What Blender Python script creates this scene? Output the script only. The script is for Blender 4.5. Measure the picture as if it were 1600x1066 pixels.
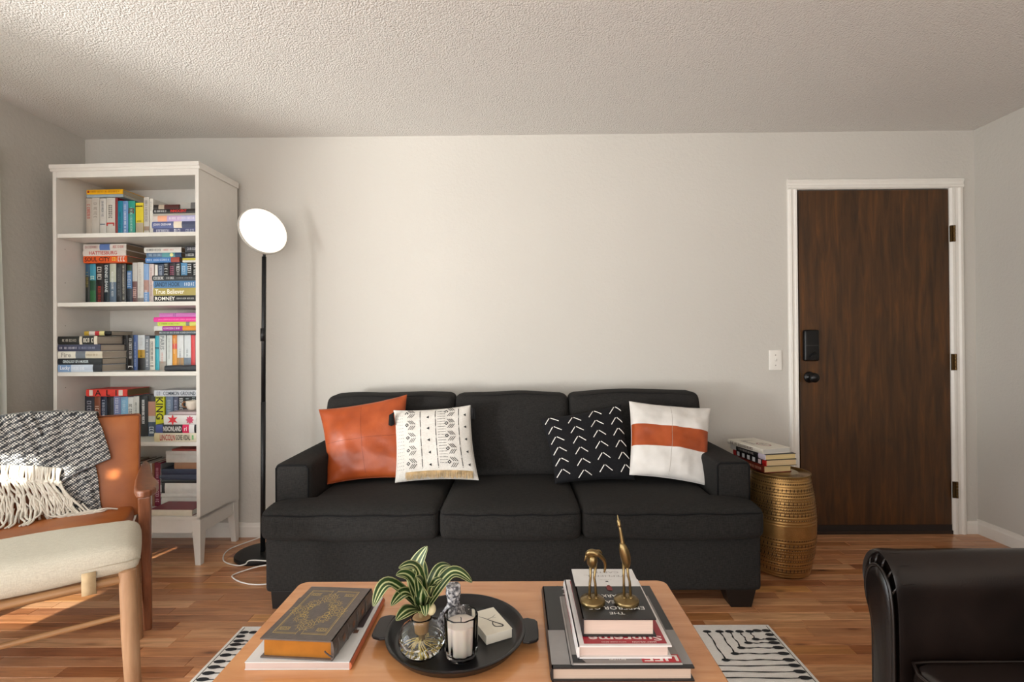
import bpy, bmesh, math, random
from mathutils import Vector, Matrix, noise
for o in list(bpy.data.objects): bpy.data.objects.remove(o, do_unlink=True)
scene = bpy.context.scene
col = scene.collection
PI = math.pi
R = math.radians

# ------------------------------------------------------------------ camera
cam_d = bpy.data.cameras.new('camera'); cam_d.sensor_width = 36.0; cam_d.lens = 790.0/1600*36
cam_d.clip_start = 0.05
cam = bpy.data.objects.new('camera', cam_d); col.objects.link(cam)
yaw, pit, rol = R(.4), R(.24), R(.42)
fw = Vector((-math.sin(yaw)*math.cos(pit), math.cos(yaw)*math.cos(pit), math.sin(pit)))
rt = fw.cross(Vector((0, 0, 1))).normalized(); up = rt.cross(fw)
rt2 = rt*math.cos(rol)-up*math.sin(rol); up2 = up*math.cos(rol)+rt*math.sin(rol)
cam.matrix_world = Matrix(((rt2.x, up2.x, -fw.x, 0), (rt2.y, up2.y, -fw.y, 0), (rt2.z, up2.z, -fw.z, 1.14), (0, 0, 0, 1)))
scene.camera = cam

# ------------------------------------------------------------------ view, world, lights
scene.view_settings.view_transform = 'Standard'
scene.view_settings.look = 'None'
scene.view_settings.exposure = 0.2
scene.view_settings.gamma = 1.0
scene.view_settings.use_curve_mapping = False
w = bpy.data.worlds.new('daylight'); scene.world = w; w.use_nodes = True
bg = w.node_tree.nodes['Background']; bg.inputs[0].default_value = (.80, .90, 1.0, 1); bg.inputs[1].default_value = 1.2

def area(name, loc, target, sx, sy, power, colour=(1, 1, 1), spread=180):
    d = bpy.data.lights.new(name, 'AREA'); d.shape = 'RECTANGLE'; d.size = sx; d.size_y = sy
    d.energy = power; d.color = colour; d.spread = R(spread)
    o = bpy.data.objects.new(name, d); col.objects.link(o); o.location = loc
    o.rotation_euler = (Vector(target)-Vector(loc)).to_track_quat('-Z', 'Z').to_euler()
    return o
sd = bpy.data.lights.new('sun', 'SUN'); sd.energy = 13; sd.angle = R(.35); sd.color = (1, .93, .82)
sun = bpy.data.objects.new('sun', sd); col.objects.link(sun)
sun.rotation_euler = Vector((.28, .96, -.30)).to_track_quat('-Z', 'Y').to_euler()
area('window_sky', (-2.75, 0.0, 1.15), (2.0, .8, 1.0), 1.9, 1.9, 46, (.94, .97, 1))
area('curtain_glow', (-2.75, 1.7, 1.15), (2.0, 1.7, 1.3), 1.1, 1.9, 18, (.95, 1, .95))
area('ground_bounce', (-5.6, -2.9, .15), (-1.0, 2.6, 2.2), 1.3, 1.3, 195, (1, .985, .965), 100)
area('fill_behind', (-.5, -2.4, 1.3), (0, 3.0, 1.3), 4.2, 2.0, 82, (.985, .99, .99))  # added soft fill from behind the camera, not a known window
area('ceiling_fill', (.3, -1.5, .04), (.3, -1.3, 2.3), 3.4, 1.6, 34, (1, .97, .92))  # added upward fill to brighten the ceiling, no real source behind


# ------------------------------------------------------------------ materials
def lin(h):
    if isinstance(h, (tuple, list)): return (*h[:3], 1)
    v = [int(h[i:i+2], 16)/255 for i in (0, 2, 4)]
    return tuple([(c/12.92 if c <= .04045 else ((c+.055)/1.055)**2.4) for c in v]+[1])
MATS = {}
def newmat(name):
    m = bpy.data.materials.new(name); m.use_nodes = True
    nt = m.node_tree; b = nt.nodes['Principled BSDF']
    return m, nt, b
def N(nt, typ, **kw):
    n = nt.nodes.new(typ)
    for k, v in kw.items(): setattr(n, k, v)
    return n
def ramp(nt, src, stops, interp='LINEAR'):
    r = N(nt, 'ShaderNodeValToRGB'); cr = r.color_ramp; cr.interpolation = interp
    while len(cr.elements) < len(stops): cr.elements.new(.5)
    for e, (p, c) in zip(cr.elements, stops): e.position = p; e.color = lin(c)
    nt.links.new(src, r.inputs[0]); return r
def coords(nt, kind='Object', scale=(1, 1, 1)):
    t = N(nt, 'ShaderNodeTexCoord'); m = N(nt, 'ShaderNodeMapping'); m.inputs['Scale'].default_value = scale
    nt.links.new(t.outputs[kind], m.inputs[0]); return m.outputs[0]
def bump(nt, b, src, strength, dist=.002):
    bp = N(nt, 'ShaderNodeBump'); bp.inputs['Strength'].default_value = strength; bp.inputs['Distance'].default_value = dist
    nt.links.new(src, bp.inputs['Height']); nt.links.new(bp.outputs[0], b.inputs['Normal']); return bp
def paint(hexc, rough=.5, metal=0, var=.06, scale=30, bmp=0, bscale=200, coat=0, spec=.5, sheen=0):
    key = (hexc, rough, metal, var, scale, bmp, bscale, coat, spec, sheen)
    if key in MATS: return MATS[key]
    m, nt, b = newmat('paint_'+(hexc if isinstance(hexc, str) else 'rgb'))
    c = lin(hexc)
    b.inputs['Roughness'].default_value = rough; b.inputs['Metallic'].default_value = metal
    b.inputs['Coat Weight'].default_value = coat; b.inputs['Specular IOR Level'].default_value = spec
    b.inputs['Sheen Weight'].default_value = sheen
    co = coords(nt)
    n = N(nt, 'ShaderNodeTexNoise'); n.inputs['Scale'].default_value = scale; n.inputs['Detail'].default_value = 3
    nt.links.new(co, n.inputs['Vector'])
    lo = tuple(x*(1-var) for x in c[:3]); hi = tuple(min(1, x*(1+var)) for x in c[:3])
    r = ramp(nt, n.outputs[0], [(.3, lo), (.7, hi)]); nt.links.new(r.outputs[0], b.inputs['Base Color'])
    if bmp:
        n2 = N(nt, 'ShaderNodeTexNoise'); n2.inputs['Scale'].default_value = bscale; n2.inputs['Detail'].default_value = 2
        nt.links.new(co, n2.inputs['Vector']); bump(nt, b, n2.outputs[0], bmp)
    MATS[key] = m; return m
def wood(name, stops, axis='X', rough=.4, scale=1.0, bmp=.1, coat=0, stretch=12):
    m, nt, b = newmat(name)
    sc = {'X': (1.2*scale, stretch*scale, stretch*scale), 'Y': (stretch*scale, 1.2*scale, stretch*scale), 'Z': (stretch*scale, stretch*scale, 1.0*scale)}[axis]
    co = coords(nt, 'Object', sc)
    n = N(nt, 'ShaderNodeTexNoise'); n.inputs['Scale'].default_value = 3; n.inputs['Detail'].default_value = 8; n.inputs['Roughness'].default_value = .62
    n.inputs['Distortion'].default_value = .6
    nt.links.new(co, n.inputs['Vector'])
    r = ramp(nt, n.outputs[0], stops); nt.links.new(r.outputs[0], b.inputs['Base Color'])
    b.inputs['Roughness'].default_value = rough; b.inputs['Coat Weight'].default_value = coat; b.inputs['Coat Roughness'].default_value = .12
    if bmp: bump(nt, b, n.outputs[0], bmp)
    return m
def weave(name, dark, light, scale=260, rough=.95, var=.35):
    m, nt, b = newmat(name)
    co = coords(nt)
    w1 = N(nt, 'ShaderNodeTexNoise'); w1.inputs['Scale'].default_value = 1; w1.inputs['Detail'].default_value = 3
    mp = coords(nt, 'Object', (scale, scale, scale*.16)); nt.links.new(mp, w1.inputs['Vector'])
    w2 = N(nt, 'ShaderNodeTexNoise'); w2.inputs['Scale'].default_value = 1; w2.inputs['Detail'].default_value = 3
    mp2 = coords(nt, 'Object', (scale*.16, scale, scale)); nt.links.new(mp2, w2.inputs['Vector'])
    a = N(nt, 'ShaderNodeMath', operation='ADD'); nt.links.new(w1.outputs[0], a.inputs[0]); nt.links.new(w2.outputs[0], a.inputs[1])
    h = N(nt, 'ShaderNodeMath', operation='MULTIPLY'); h.inputs[1].default_value = .5; nt.links.new(a.outputs[0], h.inputs[0])
    r = ramp(nt, h.outputs[0], [(.5-var*.4, dark), (.5+var*.4, light)]); nt.links.new(r.outputs[0], b.inputs['Base Color'])
    b.inputs['Roughness'].default_value = rough; b.inputs['Specular IOR Level'].default_value = .25
    b.inputs['Sheen Weight'].default_value = 0
    bump(nt, b, h.outputs[0], .5, .0015)
    return m

# ------------------------------------------------------------------ mesh collector
class MB:
    def __init__(s): s.v = []; s.f = []; s.m = []; s.T = None
    def add(s, vs, fs, mi=0):
        k = len(s.v)
        s.v += [tuple(s.T @ Vector(p)) if s.T else tuple(p) for p in vs]
        s.f += [tuple(i+k for i in f) for f in fs]; s.m += [mi]*len(fs)
    def box(s, x0, x1, y0, y1, z0, z1, mi=0):
        s.add([(x0, y0, z0), (x1, y0, z0), (x1, y1, z0), (x0, y1, z0), (x0, y0, z1), (x1, y0, z1), (x1, y1, z1), (x0, y1, z1)],
              [(0, 3, 2, 1), (4, 5, 6, 7), (0, 1, 5, 4), (1, 2, 6, 5), (2, 3, 7, 6), (3, 0, 4, 7)], mi)
    def hexa(s, bot, topp, mi=0):
        s.add(list(bot)+list(topp), [(3, 2, 1, 0), (4, 5, 6, 7), (0, 1, 5, 4), (1, 2, 6, 5), (2, 3, 7, 6), (3, 0, 4, 7)], mi)
    def prism(s, poly, axis, a, b, mi=0):
        # poly of 2-D points, extruded along axis from a to b
        n = len(poly)
        def P(p, t): return {'x': (t, p[0], p[1]), 'y': (p[0], t, p[1]), 'z': (p[0], p[1], t)}[axis]
        vs = [P(p, a) for p in poly]+[P(p, b) for p in poly]
        s.add(vs, [tuple(range(n))[::-1], tuple(range(n, 2*n))]+[(i, (i+1) % n, (i+1) % n+n, i+n) for i in range(n)], mi)
    def tube(s, pts, r, seg=8, closed=False, mi=0, caps=True):
        pts = [Vector(p) for p in pts]; n = len(pts); vs = []; fs = []
        ref = None
        for i, p in enumerate(pts):
            if closed: t = (pts[(i+1) % n]-pts[i-1])
            else: t = (pts[min(i+1, n-1)]-pts[max(i-1, 0)])
            t.normalize()
            if ref is None:
                ref = Vector((0, 0, 1)) if abs(t.z) < .9 else Vector((1, 0, 0))
            a = (ref-t*ref.dot(t))
            if a.length < 1e-5: a = t.orthogonal()
            a.normalize(); ref = a; b = t.cross(a)
            rr = r(i/(n-1)) if callable(r) else r
            for k in range(seg):
                an = 2*PI*k/seg; vs.append(p+a*math.cos(an)*rr+b*math.sin(an)*rr)
        for i in range(n if closed else n-1):
            j = (i+1) % n
            for k in range(seg):
                fs.append((i*seg+k, i*seg+(k+1) % seg, j*seg+(k+1) % seg, j*seg+k))
        if caps and not closed: fs += [tuple(range(seg))[::-1], tuple(range((n-1)*seg, n*seg))]
        s.add(vs, fs, mi)
    def lathe(s, prof, c=(0, 0, 0), seg=48, mi=0, rf=None):
        vs = []; fs = []; n = len(prof)
        for (r, z) in prof:
            for k in range(seg):
                a = 2*PI*k/seg; q = r*(rf(a, z) if rf else 1); vs.append((c[0]+q*math.cos(a), c[1]+q*math.sin(a), c[2]+z))
        for i in range(n-1):
            for k in range(seg): fs.append((i*seg+k, i*seg+(k+1) % seg, (i+1)*seg+(k+1) % seg, (i+1)*seg+k))
        if prof[0][0] > 1e-6: fs.append(tuple(range(seg))[::-1])
        if prof[-1][0] > 1e-6: fs.append(tuple(range((n-1)*seg, n*seg)))
        s.add(vs, fs, mi)
    def ball(s, c, r, seg=16, rings=10, mi=0):
        r = r if isinstance(r, (tuple, list)) else (r, r, r)
        vs = []; fs = []
        for i in range(rings+1):
            th = PI*i/rings
            for k in range(seg):
                a = 2*PI*k/seg; vs.append((c[0]+r[0]*math.sin(th)*math.cos(a), c[1]+r[1]*math.sin(th)*math.sin(a), c[2]-r[2]*math.cos(th)))
        for i in range(rings):
            for k in range(seg): fs.append((i*seg+k, i*seg+(k+1) % seg, (i+1)*seg+(k+1) % seg, (i+1)*seg+k))
        s.add(vs, fs, mi)
    def soft(s, x0, x1, y0, y1, z0, z1, r=.03, puff=(0, 0, 0), n=12, warp=None, mi=0):
        # rounded, puffed block; puff = outward bulge of the x, y, z faces
        c = Vector(((x0+x1)/2, (y0+y1)/2, (z0+z1)/2)); h = Vector(((x1-x0)/2, (y1-y0)/2, (z1-z0)/2))
        r = min(r, min(h)*.98)
        def samples(H, m):
            e = [-H, -H+r*.15, -H+r*.45, -H+r]; inner = [(-H+r)+(2*(H-r))*i/m for i in range(1, m)]
            return e+inner+[H-r, H-r*.45, H-r*.15, H]
        S = [samples(h[i], max(2, min(n, int(2*h[i]/.04)+2))) for i in range(3)]
        bm_v = {}; vs = []; fs = []
        def vert(i, j, k):
            key = (i, j, k)
            if key in bm_v: return bm_v[key]
            p = Vector((S[0][i], S[1][j], S[2][k]))
            q = Vector([max(-(h[a]-r), min(h[a]-r, p[a])) for a in range(3)])
            d = p-q
            if d.length > 1e-9: p = q+d.normalized()*r
            u = [p[a]/h[a] for a in range(3)]
            for a in range(3):
                if puff[a]:
                    o1, o2 = [x for x in range(3) if x != a]
                    p[a] += puff[a]*u[a]*max(0, 1-u[o1]**2)**.6*max(0, 1-u[o2]**2)**.6
            p = p+c
            if warp: p = warp(p)
            bm_v[key] = len(vs); vs.append(p); return bm_v[key]
        L = [len(S[i])-1 for i in range(3)]
        for i in range(L[0]):
            for j in range(L[1]):
                fs.append((vert(i, j, 0), vert(i, j+1, 0), vert(i+1, j+1, 0), vert(i+1, j, 0)))
                fs.append((vert(i, j, L[2]), vert(i+1, j, L[2]), vert(i+1, j+1, L[2]), vert(i, j+1, L[2])))
        for i in range(L[0]):
            for k in range(L[2]):
                fs.append((vert(i, 0, k), vert(i+1, 0, k), vert(i+1, 0, k+1), vert(i, 0, k+1)))
                fs.append((vert(i, L[1], k), vert(i, L[1], k+1), vert(i+1, L[1], k+1), vert(i+1, L[1], k)))
        for j in range(L[1]):
            for k in range(L[2]):
                fs.append((vert(0, j, k), vert(0, j, k+1), vert(0, j+1, k+1), vert(0, j+1, k)))
                fs.append((vert(L[0], j, k), vert(L[0], j+1, k), vert(L[0], j+1, k+1), vert(L[0], j, k+1)))
        s.add(vs, fs, mi)
    def build(s, name, mats, parent=None, smooth=False, bevel=0, local=False, segs=2, angle=None):
        """mesh coordinates are world coordinates, unless local=True (then the parent's own)"""
        me = bpy.data.meshes.new(name)
        o = bpy.data.objects.new(name, me); col.objects.link(o)
        vs = [Vector(p) for p in s.v]
        if parent is not None:
            if not local:
                M = parent.matrix_basis.copy(); q = parent
                while q.parent: q = q.parent; M = q.matrix_basis @ M
                Mi = M.inverted(); vs = [Mi @ p for p in vs]
            o.parent = parent
        elif not local:
            c = Vector(((min(p.x for p in vs)+max(p.x for p in vs))/2, (min(p.y for p in vs)+max(p.y for p in vs))/2, min(p.z for p in vs)))
            vs = [p-c for p in vs]; o.location = c
        me.from_pydata([tuple(p) for p in vs], [], s.f)
        for m in (mats if isinstance(mats, (list, tuple)) else [mats]): me.materials.append(m)
        me.polygons.foreach_set('material_index', s.m)
        if smooth: me.polygons.foreach_set('use_smooth', [True]*len(me.polygons))
        me.update()
        if bevel:
            b = o.modifiers.new('bevel', 'BEVEL'); b.width = bevel; b.segments = segs; b.limit_method = 'ANGLE'; b.angle_limit = R(35)
            b.harden_normals = False
        if angle:
            me.set_sharp_from_angle(angle=R(angle))
        return o
def tag(o, label=None, cat=None, group=None, kind=None):
    if label: o['label'] = label
    if cat: o['category'] = cat
    if group: o['group'] = group
    if kind: o['kind'] = kind
    return o
def thing(name, label, cat, loc=(0, 0, 0), rz=0, group=None):
    o = bpy.data.objects.new(name, None); col.objects.link(o); o.empty_display_size = .05
    o.location = loc; o.rotation_euler = (0, 0, rz)
    o.matrix_basis = Matrix.Translation(loc) @ Matrix.Rotation(rz, 4, 'Z')
    return tag(o, label, cat, group)
def struct(name, mb, m, parent=None, **kw):
    o = mb.build(name, m, parent, **kw)
    if parent is None: o['kind'] = 'structure'
    return o

# ------------------------------------------------------------------ lettering
_tc = {}
def text_shape(s, bold=0):
    k = (s, bold)
    if k not in _tc:
        c = bpy.data.curves.new('t', 'FONT'); c.body = s; c.size = 1; c.resolution_u = 2; c.offset = bold
        o = bpy.data.objects.new('t', c); col.objects.link(o)
        dg = bpy.context.evaluated_depsgraph_get(); me = bpy.data.meshes.new_from_object(o.evaluated_get(dg))
        vs = [v.co.copy() for v in me.vertices]; fs = [tuple(p.vertices) for p in me.polygons]
        bpy.data.objects.remove(o); bpy.data.curves.remove(c); bpy.data.meshes.remove(me)
        x0 = min(v.x for v in vs); x1 = max(v.x for v in vs); y0 = min(v.y for v in vs); y1 = max(v.y for v in vs)
        _tc[k] = ([((v.x-x0)/(x1-x0), (v.y-y0)/(y1-y0)) for v in vs], fs)
    return _tc[k]
def put_text(mb, s, org, xd, yd, w, h, mi=0, bold=.012, lift=.0004, mp=None):
    vs, fs = text_shape(s, bold)
    org, xd, yd = Vector(org), Vector(xd), Vector(yd); n = xd.cross(yd)
    mb.add([(mp(org+xd*(a*w)+yd*(b*h)) if mp else org+xd*(a*w)+yd*(b*h)+n*lift) for a, b in vs], fs, mi)
def put_poly(mb, pts, org, xd, yd, mi=0, lift=.0004):
    org, xd, yd = Vector(org), Vector(xd), Vector(yd); n = xd.cross(yd)
    mb.add([org+xd*a+yd*b+n*lift for a, b in pts], [tuple(range(len(pts)))], mi)
def put_marks(mb, org, xd, yd, w, h, mi=0, seed=0, lift=.0004):
    rng = random.Random(seed); x = 0; lw = h*.55
    while x < w-lw*.5:
        if rng.random() < .13: x += lw*.7; continue
        t = lw*.28
        put_poly(mb, [(x, 0), (x+t, 0), (x+t, h), (x, h)], org, xd, yd, mi, lift)
        k = rng.choice([0, 1, 2, 3])
        if k != 0: put_poly(mb, [(x+t, h-t), (x+lw*.72, h-t), (x+lw*.72, h), (x+t, h)], org, xd, yd, mi, lift)
        if k in (1, 3): put_poly(mb, [(x+t, 0), (x+lw*.72, 0), (x+lw*.72, t), (x+t, t)], org, xd, yd, mi, lift)
        if k == 2: put_poly(mb, [(x+lw*.5, 0), (x+lw*.72, 0), (x+lw*.72, h*.9), (x+lw*.5, h*.9)], org, xd, yd, mi, lift)
        x += lw
def star_pts(n, cx, cy, r, q=.42, a0=PI/2):
    return [(cx+(r if i % 2 == 0 else r*q)*math.cos(a0+PI*i/n), cy+(r if i % 2 == 0 else r*q)*math.sin(a0+PI*i/n)) for i in range(2*n)]

# ------------------------------------------------------------------ books
def page_mat(hexc):
    k = ('page', hexc)
    if k in MATS: return MATS[k]
    m, nt, b = newmat('pages_'+hexc); c = lin(hexc)
    co = coords(nt, 'Generated', (1, 1, 40))
    n = N(nt, 'ShaderNodeTexNoise'); n.inputs['Scale'].default_value = 1.5; n.inputs['Detail'].default_value = 3; nt.links.new(co, n.inputs['Vector'])
    r = ramp(nt, n.outputs[0], [(.3, tuple(x*.8 for x in c[:3])), (.7, c)]); nt.links.new(r.outputs[0], b.inputs['Base Color'])
    b.inputs['Roughness'].default_value = .85; MATS[k] = m; return m
def book_at(loc, rz, horiz, W, D, H, bands, texts, label, pages='cbbfa6', cover=None, seed=0, group=None, round_=.003, name='book', rough=.42, tilt=None):
    """local frame: spine on the plane y=0 facing -y, x to its right, z up; D deep"""
    if isinstance(bands, str): bands = [(0, 1, bands)]
    root = MB(); mats = []; idx = {}
    def mi(h):
        if h not in idx: idx[h] = len(mats); mats.append(paint(h, rough, var=.05))
        return idx[h]
    cov = cover or max(bands, key=lambda b: b[1]-b[0])[2]
    t = min(.0022, (W if not horiz else H)*.16); g = .003
    # spine, banded and gently rounded
    for (a, b_, h) in bands:
        k = mi(h)
        th = W if not horiz else H
        m = 6; prof = [(i/m*th, -round_*math.sin(PI*i/m)) for i in range(m+1)]
        if horiz:
            x0, x1 = W*a, W*b_
            vs = [(x0, y, z) for z, y in prof]+[(x1, y, z) for z, y in prof]
            vs += [(x0, t, 0), (x0, t, H), (x1, t, 0), (x1, t, H)]
        else:
            z0, z1 = H*a, H*b_
            vs = [(x, y, z1) for x, y in prof]+[(x, y, z0) for x, y in prof]
            vs += [(0, t, z1), (W, t, z1), (0, t, z0), (W, t, z0)]
        n = m+1; q = 2*n
        fs = [(i, i+1, n+i+1, n+i)[::-1] for i in range(m)]+[tuple(range(n))+(q+1, q), tuple(range(n, q))[::-1]+(q+2, q+3)]
        root.add(vs, fs, k)
    ck = mi(cov)
    if horiz:
        root.box(0, W, 0, D, 0, t, ck); root.box(0, W, 0, D, H-t, H, ck)
    else:
        root.box(0, t, 0, D, 0, H, ck); root.box(W-t, W, 0, D, 0, H, ck)
    o = root.build(name, mats, None, local=True)
    o.location = loc; o.rotation_euler = (0, 0, rz); o.matrix_basis = Matrix.Translation(loc) @ Matrix.Rotation(rz, 4, 'Z')
    tag(o, label, 'book', group)
    p = MB()
    if horiz: p.box(g, W-g, t, D-g, t, H-t)
    else: p.box(t, W-t, t, D-g, g, H-g)
    p.build('page_block', page_mat(pages), o, local=True)
    if texts:
        tm = MB(); tmats = []; ti = {}
        for j, (s, t0, t1, ch, fr) in enumerate(texts):
            if ch not in ti: ti[ch] = len(tmats); tmats.append(paint(ch, .5, var=0))
            k = ti[ch]
            if horiz: L_, T_ = W, H; xd = (1, 0, 0); yd = (0, 0, 1); org = Vector((W*t0, -round_-.0004, H/2-H*fr/2))
            else: L_, T_ = H, W; xd = (0, 0, -1); yd = (1, 0, 0); org = Vector((W/2-W*fr/2, -round_-.0004, H*(1-t0)))
            w_, h_ = L_*(t1-t0), T_*fr
            if s is None: put_marks(tm, org, xd, yd, w_, h_, k, seed*7+j)
            elif s == 'DISC': put_poly(tm, [(w_/2+h_/2*math.cos(2*PI*i/16), h_/2+h_/2*math.sin(2*PI*i/16)) for i in range(16)], org, xd, yd, k)
            elif s == 'BLOCK': put_poly(tm, [(0, 0), (w_, 0), (w_, h_), (0, h_)], org, xd, yd, k)
            elif s == 'STAR': put_poly(tm, star_pts(6, w_/2, h_/2, h_*.62), org, xd, yd, k)
            elif s == 'BURST': put_poly(tm, star_pts(8, w_/2, h_/2, h_*.6, .6), org, xd, yd, k)
            else: put_text(tm, s, org, xd, yd, w_, h_, k)
        if tm.v: tm.build('spine_lettering', tmats, o, local=True)['kind'] = 'stuff'
    return o

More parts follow.
